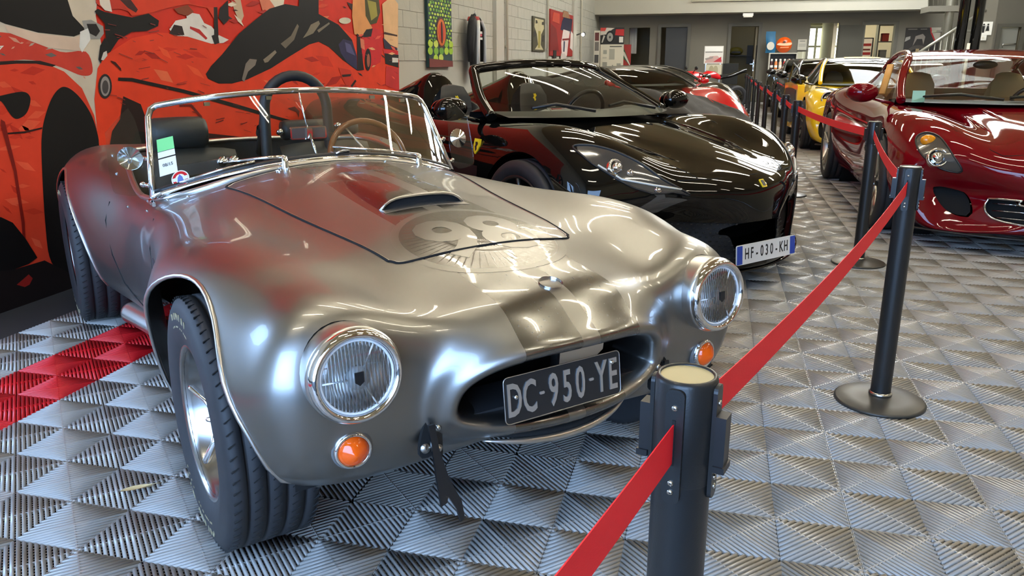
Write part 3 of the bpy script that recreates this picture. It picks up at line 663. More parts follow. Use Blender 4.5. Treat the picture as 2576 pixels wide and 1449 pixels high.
# faint race number on the bonnet
def wrap_decal(V, F, name, m, dz, parent):
    bm = bmesh.new(); vs = [bm.verts.new(q) for q in V]
    for f in F:
        try: bm.faces.new([vs[i] for i in f])
        except ValueError: pass
    bmesh.ops.triangulate(bm, faces=bm.faces)
    for _ in range(4):
        ed = [e for e in bm.edges if e.calc_length() > .02]
        if not ed: break
        bmesh.ops.subdivide_edges(bm, edges=ed, cuts=1); bmesh.ops.triangulate(bm, faces=bm.faces)
    for v in bm.verts:
        h = drop(v.co.x, v.co.y); v.co.z = h[0].z + dz
    me = bpy.data.meshes.new(name); bm.to_mesh(me); bm.free(); me.materials.append(m)
    me.polygons.foreach_set('use_smooth', [True] * len(me.polygons)); return link(name, me, parent)
M_dull = mat('dulled_aluminium', (.205, .203, .198), .27, 1.0, coat=.3); M_pol = mat('polished_aluminium', (.265, .26, .248), .32, 1.0, coat=.3)
def ringVF(cx, cy, r0, r1, n=60):
    V = []; F = []
    for i in range(n):
        a = 2 * math.pi * i / n; V += [(cx + r0 * math.cos(a), cy + r0 * math.sin(a), 0), (cx + r1 * math.cos(a), cy + r1 * math.sin(a), 0)]
    for i in range(n): j = (i + 1) % n; F.append((2 * i, 2 * i + 1, 2 * j + 1, 2 * j))
    return V, F
V, F = ringVF(.13, 0, .225, .25); wrap_decal(V, F, 'roundel_ring', M_pol, .0006, COB)
V, F = ringVF(.13, 0, .0, .225); wrap_decal(V, F, 'roundel', M_dull, .0005, COB)
V, F = text_mesh('98', .36, 0, bold=.012); V = np.array(V); V2 = np.c_[.13 - V[:, 1], V[:, 0] * .92, V[:, 2] * 0]
wrap_decal(V2, F, 'race_number', M_pol, .0010, COB)
# bonnet scoop
sp, _ = drop(-.235, 0); z0 = sp.z
P = []
for k, (x, h, w) in enumerate([(-.215, .030, .135), (-.23, .034, .137), (-.32, .034, .135), (-.50, .026, .122), (-.68, .008, .10), (-.74, -.004, .08)]):
    row = []
    for j in range(17):
        t = -1 + 2 * j / 16; y = t * (w + .012); zz = drop(x, y)[0].z; row.append((x, y, zz + h * (1 - abs(t) ** 6) - .002))
    P.append(row)
scoop = MB().grid(np.array(P)).build('bonnet_scoop', M_alu, COB)
out = [q for q in P[0]]; lowr = [(q[0] + .004, q[1], drop(q[0], q[1])[0].z + .001) for q in P[0]]
MB().tube([tuple(q) for q in out], .0045, 6).build('scoop_lip', M_alu2, scoop)
MB().grid(np.array([[(q[0] - .012, q[1], q[2] - .002) for q in out], [(q[0] - .012, q[1], q[2]) for q in lowr]])).build('scoop_opening', M_void, scoop)
V = []; n = 17
fl = [[(q[0] + dx, q[1] * (1 + .25 * dx), drop(q[0] + dx, q[1])[0].z + .0008) for q in P[0]] for dx in (-.01, .02, .045)]
MB().grid(np.array(fl)).build('scoop_lower_lip', M_alu2, scoop)
# fuel/clip fasteners on the scuttle
for y in (-.23, .40):
    p, nr = drop(-.93, y); mb = MB().lathe([(.016, -.004), (.015, .012), (.008, .022), (.001, .026)], 16, frame(p, nr)); mb.build('washer_jet', M_chrome, COB)
# number plate
PM = frame((.612, -.052, .487), (1, 0, .12), (0, 1, 0))
pl = MB().prism(rrect(.345, .112, .012), -.002, .002, PM).build('number_plate', mat('black_plate', (.014, .014, .015), .35), COB)
MB().tube([tuple(PM @ Vector((a, b, .002))) for a, b in rrect(.345, .112, .012)], .0013, 5, True).build('plate_rim', M_alu2, pl)
chars = [('D', -.146), ('C', -.103), ('-', -.068), ('9', -.034), ('5', .006), ('0', .046), ('-', .080), ('Y', .111), ('E', .148)]
for ch, x in chars:
    if ch == '-': mb = MB().prism(rrect(.014, .007, .003), .002, .0045, PM @ Matrix.Translation((x, 0, 0)))
    else: mb = add_text(MB(), ch, .112, PM @ Matrix.Translation((x, -.004, .003)), .0016, xs=.52, bold=.0015)
    mb.build('plate_character', mat('plate_silver', (.60, .60, .60), .35, .9), pl)
for x, y in ((-.142, .006), (.146, .030)): MB().ball(tuple(PM @ Vector((x, y, .004))), .006, 6).build('plate_screw', M_steel, pl)
# jacking brackets
for s_ in (-1, 1):
    p, nr = face(s_ * .36, .40)
    Mk = frame(p, (1, 0, 0), (0, 1, 0))
    br = MB().prism(smooth_poly([(-.026 * s_ * -1 if 0 else -.026, -.055), (-.030, -.02), (-.012, .038), (.010, .042), (.028, .02), (.024, -.03), (.02, -.05)], 3), -.005, .006, Mk).build('bracket_plate', M_void, COB)
    arm = [(-.016, .030), (.0, .030), (.004, -.03), (.022, -.11), (.048, -.17), (.052, -.215), (.040, -.222), (.034, -.19), (.014, -.15), (.010, -.165), (-.006, -.170), (-.010, -.10)]
    MB().prism([(a * (1 if s_ < 0 else -1), b) for a, b in arm], .024, .032, Mk @ Matrix.Rotation(-.16, 4, 'X')).build('bracket_arm', M_paintblk, br)
    MB().prism([(a * (1 if s_ < 0 else -1), b) for a, b in [(-.004, .034), (.026, .030), (.027, -.05), (.018, -.09), (.004, -.05)]], .006, .011, Mk).build('bracket_tongue', M_paintblk, br)
    for b in (.018, -.036):
        MB().lathe([(.0105, .010), (.0105, .014), (.007, .0145), (.007, .020), (.001, .021)], 12, Mk @ Matrix.Translation((.014 * (1 if s_ < 0 else -1), b, 0))).build('bracket_bolt', M_steel, br)
    MB().lathe([(.012, -.002), (.012, .012), (.001, .014)], 14, Mk @ Matrix.Translation((-.018 * (1 if s_ < 0 else -1), -.030, 0))).build('tube_end', M_alu2, br)
# wheels
def tyre(R, w, rr, M, parent, grooves=(-.30, -.1, .1, .30), name='tyre'):
    pr = [(rr - .005, -w * .40), (rr + .012, -w * .46), (rr + (R - rr) * .5, -w * .52), (R - .022, -w * .49), (R - .007, -w * .455), (R - .001, -w * .41)]
    for g in grooves: pr += [(R, w * g - .0045), (R - .007, w * g - .003), (R - .007, w * g + .003), (R, w * g + .0045)]
    pr += [(R - .001, w * .41), (R - .007, w * .455), (R - .022, w * .49), (R - .03, w * .50), (rr + (R - rr) * .5, w * .525), (rr + .012, w * .47), (rr - .005, w * .41)]
    return MB().lathe(pr, 64, M).build(name, M_rubber, parent)
def arc_text(mb, txt, r, a_mid, size, M, z, mi=0, xs=.8):
    n = len(txt); st_ = size * .78 * xs / r
    for i, ch in enumerate(txt):
        a = a_mid - (i - (n - 1) / 2) * st_
        if ch != ' ': add_text(mb, ch, size, M @ Matrix.Rotation(a, 4, 'Z') @ Matrix.Translation((0, r, z)), .0008, mi, xs=xs, bold=.002)
def cobra_wheel(x, s_, R, w, yo):
    M = frame((x, s_ * yo, R), (0, s_, 0), (0, 0, 1) if s_ < 0 else (0, 0, 1)) @ Matrix.Rotation(-math.pi / 2, 4, 'Z')
    ty = tyre(R, w, .2, M, COB)
    mb = MB(); arc_text(mb, 'RADIAL', R - .062, 0.12, .05, M, w * .515); arc_text(mb, 'GALAXY T/A', R - .062, math.pi - .15, .05, M, w * .515)
    tag(mb.build('tyre_lettering', mat('tyre_letter', S(150, 140, 110), .7), ty), kind='stuff')
    mb = MB()
    for k in range(72):   # shoulder sipes
        a = 2 * math.pi * k / 72
        for g in (-.42, .42, -.2, .2, 0): mb.box(tuple(M @ Matrix.Rotation(a + g * .1, 4, 'Z') @ Vector((R - .0022, 0, w * g))), (.006, .0025, w * (.085 if abs(g) > .3 else .11)), (M @ Matrix.Rotation(a + g * .1, 4, 'Z')).to_3x3().to_4x4() @ Matrix.Rotation(.5, 4, 'X'))
    tag(mb.build('tread_sipes', mat('tread_dark', (.008, .008, .008), .8), ty), kind='stuff')
    rim = MB().lathe([(.208, w * .42), (.212, w * .45), (.205, w * .46), (.198, w * .43), (.19, w * .36), (.186, w * .05), (.15, -.01), (.10, -.012), (.06, .01), (.03, .03)], 48, M).build('rim', mat('rim_aluminium', (.36, .36, .355), .24, 1.0), COB)
    mb = MB()
    for k in range(6):
        Mk = M @ Matrix.Rotation(k * math.pi / 3 + .3, 4, 'Z') @ Matrix.Translation((.125, 0, -.008)); mb.prism(rrect(.055, .05, .02), -.002, .004, Mk)
    mb.build('rim_slots', M_void, rim)
    hub = MB().lathe([(.042, -.01), (.042, .05), (.034, .062), (.026, .066), (.001, .066)], 24, M).build('hub_nut', M_chrome, COB)
    for k in range(3):
        Mk = M @ Matrix.Rotation(k * 2.094 + .45, 4, 'Z')
        MB().tube([tuple(Mk @ Vector(q)) for q in ((.03, 0, .052), (.07, 0, .066), (.115, 0, .092), (.122, 0, .094))], [.016, .013, .012, .006], 8, flat=.6).build('hub_ear', M_chrome, hub)
    MB().lathe([(.15, -.03), (.15, -.05), (.05, -.05)], 32, M).build('brake_disc', M_steel, COB)
for s_ in (-1, 1): cobra_wheel(XF, s_, .335, .225, .675); cobra_wheel(XRr, s_, .345, .27, .74)
# windscreen
def ws(y, t):   # t 0 bottom .. 1 top
    k = (y / .62) ** 2; xb, zb = -1.0 - .17 * k, .872 - .112 * k - .004; xt, zt = -1.235 - .135 * k, 1.128 - .053 * k
    return Vector((xb + (xt - xb) * t, y * (1 - .07 * t * k), zb + (zt - zb) * t))
ys = np.linspace(-.64, .64, 33)
glass = MB().grid(np.array([[tuple(ws(y, t)) for y in ys] for t in np.linspace(.02, 1, 8)])).build('windscreen_glass', glass_mat('screen_glass', (.90, .93, .91), .0, .30), COB)
lp = [ws(-.64, .0), ws(-.64, .5), ws(-.638, .88), ws(-.625, .965), ws(-.60, 1.0)] + [ws(y, 1.0) for y in np.linspace(-.55, .55, 21)] + [ws(.60, 1.0), ws(.625, .965), ws(.638, .88), ws(.64, .5), ws(.64, 0)]
fm = MB().tube(lp, .0125, 10).build('windscreen_frame', M_chrome, COB)
MB().tube([tuple(q * .996 + Vector((-.0045, 0, .0035))) for q in lp[2:-2]], .006, 6).build('frame_channel', M_paintblk, fm)
MB().tube([tuple(ws(y, .015) + Vector((.004, 0, 0))) for y in ys], .011, 8).build('windscreen_sill', M_chrome, COB)
MB().tube([tuple(ws(y, .05) + Vector((-.006, 0, 0))) for y in ys], .012, 8).build('sill_rubber', M_black, COB)
for s_ in (-1, 1):
    q = ws(s_ * .64, 0); MB().box(tuple(q + Vector((.01, s_ * .008, -.015))), (.09, .012, .016)).build('screen_foot', M_chrome, COB)
    for t in (.42, .13):
        q = ws(s_ * .64, t); MB().tube([tuple(q), tuple(q + Vector((-.012, s_ * .028, .006)))], .008, 8).ball(tuple(q + Vector((-.014, s_ * .03, .007))), .011, 6).build('deflector_hinge', M_chrome, COB)
    # clear wind deflector with round boss
    DP = [(-1.20, .685, .74), (-1.20, .76, .97), (-1.215, .745, .995), (-1.29, .655, 1.06), (-1.30, .64, 1.045), (-1.24, .66, .74)]
    A = Vector((-1.19, s_ * .64, .78)); ux = Vector((-.10, s_ * .99, 0)).normalized(); uz = Vector((-.22, 0, .97)).normalized()
    poly = smooth_poly([(.012, .0), (.11, -.01), (.132, .03), (.125, .20), (.115, .225), (.045, .295), (.030, .292), (.012, .22)], 3)
    Mq = Matrix.Identity(4)
    nz = ux.cross(uz)
    for i in range(3): Mq[i][0] = ux[i]; Mq[i][1] = uz[i]; Mq[i][2] = nz[i]; Mq[i][3] = A[i]
    dfl = MB().prism(poly, -.002, .002, Mq).build('wind_deflector', glass_mat('clear_acrylic', (.90, .92, .92), .01, .35), COB)
    MB().lathe([(.043, .003), (.042, .006), (.008, .008), (.007, .014), (.001, .015)], 28, Mq @ Matrix.Translation((.055, .12, 0))).build('deflector_boss', M_chrome, dfl)
for y in (-.40, -.16, .30, .48):
    q = ws(y, .985); MB().box(tuple(q + Vector((.004, 0, -.020))), (.012, .022, .014)).build('visor_clip', M_chrome, fm)
# stickers on the glass
def on_screen(y, t, up=.006): return ws(y, t) + Vector((up, 0, .001))
def sticker(y0, y1, t0, t1, m, name, lift=.004):
    return MB().grid(np.array([[tuple(on_screen(y, t, lift)) for y in np.linspace(y0, y1, 5)] for t in (t0, t1)])).build(name, m, glass)
sticker(-.612, -.55, .47, .61, mat('sticker_green', S(120, 205, 130), .5), 'green_sticker'); sticker(-.612, -.55, .40, .465, M_white, 'white_sticker')
s2 = sticker(-.612, -.55, .20, .385, M_white, 'date_sticker')
c0 = on_screen(-.581, .31, .006); yd = (on_screen(-.57, .31) - on_screen(-.59, .31)).normalized(); tdn = (on_screen(-.581, .4) - on_screen(-.581, .3)).normalized()
Ms = frame(c0, yd.cross(tdn), yd); add_text(MB(), '08/15', .018, Ms, .0003).build('sticker_date', M_black, s2)
Mr = frame(on_screen(-.545, .115, .006), yd.cross(tdn), yd)
rs = MB().prism(ell(0, 0, .034, .034, 28), 0, .0008, Mr).build('round_sticker', M_white, glass)
MB().lathe([(.030, .0012), (.019, .0012)], 28, Mr).build('round_sticker_red', mat('badge_red', S(190, 30, 36), .3), rs)
MB().prism([(-.012, -.012), (.012, -.012), (.009, .006), (0, .018), (-.009, .006)], .001, .0018, Mr).build('round_sticker_emblem', mat('sticker_blue', S(90, 110, 170), .4), rs)
MB().box((0, 0, 0.0016), (.056, .013, .0006), None).build('tmp', M_white); bpy.data.objects.remove(bpy.data.objects['tmp'])
MB().prism(rrect(.058, .014, .003), .0012, .0016, Mr).build('round_sticker_band', mat('sticker_pale', S(215, 220, 235), .4), rs)
# wipers
for y0, y1 in ((-.20, -.55), (.36, .02)):
    p, nr = drop(-.955, y0); a = p + Vector((-.01, 0, .045))
    w_ = MB().lathe([(.014, -.01), (.013, .02), (.010, .046), (.001, .05)], 14, frame(p, (-.1, 0, 1))).build('wiper_spindle', M_chrome, COB)
    e = ws(y1 * .72, .16) + Vector((.016, 0, .006)); b = ws(y1, .07) + Vector((.012, 0, .004)); b2 = ws(y1 * .45 + y0 * .2, .10) + Vector((.012, 0, .004))
    MB().tube([tuple(a), tuple(a * .6 + e * .4 + Vector((.004, 0, .004))), tuple(e)], [.006, .005, .003], 8).build('wiper_arm', M_chrome, w_)
    MB().tube([tuple(b), tuple((b + b2) / 2 + Vector((.004, 0, .006))), tuple(b2)], .0045, 6).build('wiper_blade', M_chrome, w_)
    MB().tube([tuple(b + Vector((-.004, 0, -.004))), tuple(b2 + Vector((-.004, 0, -.004)))], .004, 5).build('wiper_rubber', M_black, w_)
# cockpit
edge = [drop(x * 1.0, y, .002)[0] if drop(x * 1.012 + .018, y * 1.012)[0] else None for x, y in [((x + 1.62) * 1.015 - 1.62, y * 1.02) for x, y in cock]]
MB().tube([q for q in edge if q], .012, 8, True).build('cockpit_trim', M_alu2, COB)
mb = MB(); n = len(edge)
mb.add([tuple(q) for q in edge] + [(q.x * .97 - .05, q.y * .97, .30) for q in edge], [(i, (i + 1) % n, n + (i + 1) % n, n + i) for i in range(n)] + [tuple(range(n, 2 * n))], True)
mb.build('cockpit_tub', mat('black_trim', (.008, .008, .008), .6), COB)
dash = MB().grid(np.array([[(-1.06 - .18 * (y / .55) ** 2 - dx, y, z - .09 * (y / .55) ** 2) for y in np.linspace(-.55, .55, 17)] for dx, z in ((0, .855), (.05, .855), (.09, .835), (.10, .78), (.09, .66))])).build('dashboard', M_leather, COB)
for y, sz in ((-.36, 1.0), (.33, 1.0)):
    s1 = MB(); prof = [(.0, .55), (-.02, .60), (-.10, .80), (-.13, .90)]
    P = np.array([[( -1.78 + dx - .25 * abs(t) ** 3 * .15, y + t * .235, z - .02 * abs(t) ** 4) for t in np.linspace(-1, 1, 9)] for dx, z in [(.30, .36), (.28, .42), (.1, .40), (.0, .42), (-.04, .52), (-.12, .80), (-.16, .85), (-.20, .84)]])
    s1.grid(P).build('seat', M_leather, COB)
hr = MB().lathe([(.001, -.125), (.06, -.122), (.073, -.10), (.075, 0), (.073, .10), (.06, .122), (.001, .125)], 24, frame((-1.98, -.375, .92), (0, 1, 0))).build('headrest', M_leather, COB)
MB().box((-2.02, -.375, .90), (.10, .25, .13)).build('headrest_base', M_leather, hr)
MB().tube([(-1.98, -.35, .86), (-1.99, -.35, .70)], .012, 8).build('headrest_post', M_chrome, hr)
for y in (-.30, -.25): MB().lathe([(.022, -.01), (.022, .01), (.001, .014)], 16, frame((-1.76, y + .06, .80), (1, 0, .3))).build('harness_bolt', M_chrome, COB)
MB().box((-1.80, -.33, .775), (.02, .26, .05), Matrix.Rotation(.1, 4, 'X')).build('harness_bar', M_alu2, COB)
pd = MB().lathe([(.001, -.12), (.045, -.118), (.05, -.10), (.05, .10), (.045, .118), (.001, .12)], 20, frame((-2.03, .245, .905), (0, 1, 0))).build('roll_pad', M_leather, COB)
MB().lathe([(.03, 0), (.03, .10), (.02, .12), (.001, .12)], 18, frame((-2.03, .41, .90), (.3, .9, 0))).build('head_pad', M_leather, COB)
for q in ((-1.99, .105, .90), (-1.97, .40, .92)): MB().lathe([(.016, -.01), (.016, .014), (.001, .018)], 16, frame(q, (1, 0, .1))).build('pad_bolt', M_chrome, pd)
hoop = [(-1.90, .005, .45), (-1.90, .005, .80), (-1.90, .012, 1.02)] + [(-1.90, .168 - .156 * math.cos(math.radians(a)), 1.02 + .155 * math.sin(math.radians(a))) for a in range(12, 169, 12)] + [(-1.90, .325, 1.02), (-1.92, .335, .88), (-1.94, .34, .45)]
rb = MB().tube(hoop, .0255, 14).build('roll_bar', mat('roll_bar_paint', (.018, .018, .018), .5), COB)
MB().tube([(-1.91, .03, 1.10), (-2.05, .045, .95), (-2.25, .07, .78)], .022, 12).build('roll_bar_stay', mat('roll_bar_paint', (.018, .018, .018), .5), rb)
for q, d in (((-1.92, .335, .875), (.02, -.006, 1)), ((-2.1, .05, .90), (.15, 0, .2))): MB().lathe([(.031, -.02), (.031, .02)], 14, frame(q, d)).build('roll_bar_clamp', M_paintblk, rb)
MB().ball((-1.873, .008, .985), .007, 6).build('roll_bar_rivet', M_steel, rb)
mr = MB().prism(rrect(.15, .05, .008), -.006, .006, frame((-1.15, -.036, .963), (1, 0, 0), (0, 1, 0))).build('rear_mirror', M_chrome, COB)
MB().prism(rrect(.138, .040, .006), .0062, .007, frame((-1.15, -.036, .963), (1, 0, 0), (0, 1, 0))).build('mirror_back', mat('mirror_grey', (.25, .27, .29), .15, .8), mr)
MB().box((-1.14, -.036, .963), (.02, .022, .04)).tube([(-1.13, -.036, .96), (-1.06, -.036, .87)], .005, 6).build('mirror_stalk', M_chrome, mr)
MB().tube([(-1.14, -.04, .97), (-1.19, -.05, 1.12)], .0035, 6).build('screen_rod', M_chrome, COB)
swM = frame((-1.48, .36, .80), (.93, 0, .38))
sw = MB().lathe([(.185 + .014 * math.cos(a), .012 * math.sin(a)) for a in np.linspace(0, 2 * math.pi, 10)], 40, swM).build('steering_wheel', mat('steering_wood', S(120, 66, 24), .3, coat=.5, noise=.3, scale=15), COB)
for k in range(3): MB().tube([tuple(swM @ Vector((0, 0, .03))), tuple(swM @ Vector((.18 * math.cos(k * 2.09 + .5), .18 * math.sin(k * 2.09 + .5), 0)))], .008, 6, flat=.4).build('spoke', M_alu2, sw)
mb = MB()
# tonneau studs round the cockpit
for x, y in [((x + 1.62) * 1.11 - 1.62, y * 1.10) for x, y in cock[::4]] + [(-1.3, -.64), (-1.12, -.60), (-2.3, -.45), (-2.33, -.2), (-2.33, .1), (-2.3, .4)]:
    h = drop(x, y)
    if h[0] and h[0].z > .6:
        q = h[0]; MB().lathe([(.006, -.004), (.005, .006), (.0045, .011), (.001, .012)], 10, frame(q, h[1])).build('tonneau_stud', M_chrome, COB)
# side vent, badge, exhaust and door seam
for s_ in (-1, 1):
    dl = [side(x, z, .0005, s_)[0] for x, z in ((-1.02, .70), (-.99, .60), (-.99, .45), (-1.02, .33), (-1.08, .285), (-1.55, .29), (-1.62, .33), (-1.66, .45), (-1.66, .60), (-1.64, .68))]
    MB().tube(dl, .0025, 5).build('door_gap', M_void, COB)
    q, nr = side(-.90, .56, 0, s_); Mv = frame(q, nr, (1, 0, 0))
    MB().box((0, 0, 0), (.09, .028, .006), None).build('tmp', M_white); bpy.data.objects.remove(bpy.data.objects['tmp'])
    sb = MB().prism(rrect(.075, .034, .006), -.002, .004, Mv).build('side_badge', mat('badge_dark', S(60, 60, 66), .4), COB)
    add_text(MB(), '427', .03, Mv @ Matrix.Translation((0, 0, .0045)) @ Matrix.Rotation(math.pi if s_ < 0 else 0, 4, 'Z'), .0006).build('side_badge_text', M_white, sb)
    ex = MB().lathe([(.044, -.9), (.046, 0), (.049, .008), (.044, .012), (.041, 0), (.041, -.2), (.001, -.2)], 24, frame((-1.70, s_ * .705, .17), (-.985, s_ * .17, -.03))).build('exhaust_pipe', M_alu2, COB)
    q, nr = side(-.50, .50, 0, s_)
    MB().grid(np.array([[tuple(side(x, z, .0015, s_)[0]) for x in np.linspace(-.66, -.46, 6)] for z in np.linspace(.36, .60, 6)])).build('side_vent', M_void, COB)
    for k in range(3): MB().tube([tuple(side(x, .40 + .08 * k + (x + .56) * .1, .008, s_)[0]) for x in np.linspace(-.66, -.46, 6)], .008, 6).build('vent_louvre', M_alu2, COB)
# ================================================================== OTHER CARS
M_vglass = glass_mat('car_glass', (.86, .90, .86), .0, scale=.42); M_dglass = mat('dark_car_glass', (.01, .011, .011), .03, coat=.6)
M_tan = mat('tan_leather', S(196, 160, 104), .55, noise=.06, scale=8); M_silverrim = mat('silver_rim', (.62, .61, .57), .28, 1.0); M_darkrim = mat('dark_rim', (.06, .06, .06), .35, .8)
M_mesh = mat('grille_mesh', (.014, .014, .015), .45, .4); M_blkpaint = mat('black_car_paint', (.0035, .0033, .003), .03)
def car_rings(T):
    R = []
    for x, zb, wl, w, zm, ws, zs, yc, zc, yv, zv, zh, bow in T:
        P = [(0, zb), (.5 * wl, zb), (.9 * wl, zb), (wl, zb + .05), (w, zm), (w * .6 + ws * .4 + .012, zm * .45 + zs * .55), (ws, zs), (yc, zc), (yc * .5 + yv * .5, (zc + zv) / 2 + .22 * (zc - zv)), (yv, zv), (yv * .5, zv * .4 + zh * .6), (0, zh)]
        R.append([(x - bow * (y / w) ** 2, y, z) for y, z in P])
    return R
class Car:
    def __init__(s, name, label, loc, ang, T, paint, R=.345, WB=2.72, nu=130, nv=120, arch=.045):
        s.o = thing(name, label, 'car', (loc[0], loc[1], 0), math.radians(ang)); s.paint = paint; s.R = R; s.WB = WB
        b = SM.from_grid(loft(car_rings(T), nu, nv)); s.top = b.bvh()
        for xc in (0, -WB): _, b = b.split(arch_fn(xc, R, R + arch))
        s.body = b
    def drop(s, x, y, dz=0.0):
        h = s.top.ray_cast(Vector((x, y, 3)), Vector((0, 0, -1))); return (h[0] + h[1] * dz) if h[0] else None
    def face(s, y, z, d=0.0):
        h = s.top.ray_cast(Vector((3, y, z)), Vector((-1, 0, 0))); return (h[0] + h[1] * d) if h[0] else None
    def side(s, x, z, sg, d=0.0):
        h = s.top.ray_cast(Vector((x, 3 * sg, z)), Vector((0, -sg, 0))); return (h[0] + h[1] * d) if h[0] else None
    def cut(s, fn, name, m, inset=0.0, axis=0, lip=None, both=True):
        """cut region out of the body as a part of its own, pushed inwards"""
        a, s.body = s.body.split(fn)
        if not a.F: return None
        a.V = a.V.copy()
        if inset: a.V[:, axis] -= inset * (np.sign(a.V[:, axis]) if axis == 1 else 1)
        o = a.build(name, m, s.o)
        if lip and o:
            for L in a.boundary(): MB().tube([(q[0] + (inset if axis == 0 else 0), q[1], q[2]) for q in L], lip[0], 6, True).build(name + '_lip', lip[1], o)
        return o
    def line(s, pts, name='panel_gap', r=.0025, m=None, top=True):
        P = [s.drop(x, y, .0004) for x, y in pts] if top else pts
        MB().tube([q for q in P if q], r, 5).build(name, m or M_void, s.o)
    def finish(s): return s.body.build('body_shell', s.paint, s.o)
    def wheels(s, w=.26, yo=.83, rim=None, n=5, twin=True, r=.26, disc=True):
        for x in (0, -s.WB):
            for sg in (-1, 1):
                M = frame((x, sg * yo, s.R), (0, sg, 0))
                ty = tyre(s.R, w, r, M, s.o)
                rm = MB().lathe([(r + .004, w * .44), (r + .006, w * .47), (r - .006, w * .475), (r - .014, w * .44), (r - .02, w * .1), (r - .03, -w * .3), (.06, -w * .3)], 40, M).build('rim', rim or M_silverrim, s.o)
                for k in range(n):
                    for t in ((-.13, .13) if twin else (0,)):
                        a = 2 * math.pi * k / n; A = M @ Matrix.Rotation(a, 4, 'Z')
                        P = [(.045, 0, .34 * w), (.10, .05 * t, .36 * w), (.18, .16 * t * 1.2, .40 * w), (r - .012, .25 * t * 1.3, .44 * w)]
                        MB().tube([tuple(A @ Vector(q)) for q in P], [.02, .014, .012, .016], 6, flat=.7).build('spoke', rim or M_silverrim, rm)
                MB().lathe([(.04, .2 * w), (.045, .36 * w), (.03, .40 * w), (.001, .41 * w)], 18, M).build('hub_cap', M_black, rm)
                if disc: MB().lathe([(.19, -.02), (.19, -.04), (.05, -.04)], 30, M).build('brake_disc', M_steel, s.o)
                MB().lathe([(s.R + .055, .04), (s.R + .055, .30), (.05, .30)], 36, frame((x, sg * (yo + .03), s.R), (0, -sg, 0)) @ Matrix.Rotation(-.35 if sg < 0 else math.pi - .35 + .7 - .35, 4, 'Z'), arc=.61).build('wheel_well', M_void, s.o)
    def mirror(s, x, y, z, m, sg, stalk=True, sc=1.0):
        mb = MB().ball((x, sg * y, z), .1 * sc, 10, sc=(.75, 1.15, .72)); o = mb.build('door_mirror', m, s.o)
        MB().tube([(x - .02, sg * (y - .08), z - .05), (x, sg * (y - .25), z - .09)], [.02, .03], 8, flat=.5).build('mirror_arm', m, o)
        MB().prism(ell(0, 0, .095 * sc, .058 * sc, 20), .05, .056, frame((x - .13, sg * y, z), (1, 0, 0), (0, 1, 0))).build('mirror_pane', M_chrome, o)
def arch_fn(xc, zc, r): return lambda V: np.where(np.abs(V[:, 1]) > .45, np.hypot(V[:, 0] - xc, V[:, 2] - zc) - r, 1.0)
def rows_spline(rows, n):
    A = np.array(rows, float); d = np.linalg.norm(np.diff(A[:, :2], axis=0), axis=1); t = np.r_[0, np.cumsum(d)]
    return cspline(t, A, np.linspace(0, t[-1], n)), t / t[-1]
def shell(rows, n=40, ny=25):
    """rows (xc, zc, xe, ye, ze): crowned surface from centre to edge"""
    A, t = rows_spline(rows, n); u = np.linspace(-1, 1, ny)
    P = np.array([[(xc + (xe - xc) * k * k, ye * k, zc + (ze - zc) * abs(k) ** 2.6) for k in u] for xc, zc, xe, ye, ze in A])
    return P, A
def seat(parent, x, y, m, emblem=None, hole=None, h=1.0):
    t = np.linspace(-1, 1, 11)
    P = np.array([[(x + dx - .05 * abs(k) ** 2 * f, y + k * wd, (z - .01 * abs(k) ** 4) * h) for k in t] for dx, z, wd, f in
        [(.52, .30, .22, 0), (.50, .36, .23, 0), (.30, .33, .24, -1.2), (.02, .34, .25, -2), (-.05, .50, .26, -2), (-.14, .72, .255, -1.6), (-.17, .80, .20, -1), (-.19, .86, .14, -.5), (-.20, .98, .135, -.4), (-.22, 1.06, .10, 0), (-.27, 1.07, .06, 0), (-.30, .98, .12, 0), (-.27, .7, .22, 0), (-.15, .35, .22, 0)]])
    o = MB().grid(P).build('seat', m, parent)
    if hole:
        for s_ in (-1, 1): MB().tube([(x - .11, y + s_ * .15 + a, z) for a, z in smooth_poly([(-.04, .76), (.03, .74), (.045, .80), (.0, .85), (-.05, .84)], 4)], .011, 6, True).build('belt_guide', M_black, o)
    if emblem: MB().prism([(0, -.032), (.012, -.02), (.006, -.004), (.02, .012), (.008, .03), (-.004, .024), (-.012, .03), (-.006, .006), (-.018, -.006), (-.008, -.012)], 0, .003, frame((x - .163, y, .96), (1, 0, .12), (0, 1, 0))).build('seat_emblem', emblem, o)
    return o
# ------------------------------------------------------------------ black open sports car beside the roadster
T812 = [(-3.60,.40,.30,.40,.55,.38,.70,.30,.74,.2,.75,.76,.05),(-3.50,.30,.70,.86,.55,.82,.80,.66,.90,.4,.90,.90,.10),(-3.1,.20,.80,.96,.50,.92,.82,.72,.93,.45,.93,.93,.03),
 (-2.7,.15,.85,.985,.50,.93,.86,.76,.945,.5,.94,.94,0),(-2.1,.13,.86,.97,.48,.92,.82,.74,.90,.55,.91,.92,0),(-1.4,.12,.86,.94,.45,.90,.78,.76,.86,.6,.88,.90,0),
 (-.8,.12,.86,.93,.45,.90,.76,.76,.86,.6,.89,.92,0),(-.4,.12,.86,.95,.45,.91,.76,.77,.87,.55,.87,.905,0),(0,.12,.86,.975,.45,.92,.78,.74,.885,.45,.825,.85,0),
 (.35,.12,.84,.96,.45,.90,.72,.70,.84,.40,.765,.79,.03),(.65,.12,.80,.90,.40,.84,.62,.64,.735,.36,.70,.725,.12),(.85,.12,.74,.82,.38,.76,.54,.58,.635,.34,.64,.655,.26),
 (.95,.13,.66,.74,.36,.68,.46,.52,.55,.30,.575,.59,.34),(.985,.16,.5,.58,.34,.54,.42,.40,.47,.22,.49,.50,.34),(.995,.26,.2,.25,.33,.22,.37,.16,.39,.1,.40,.40,.1)]
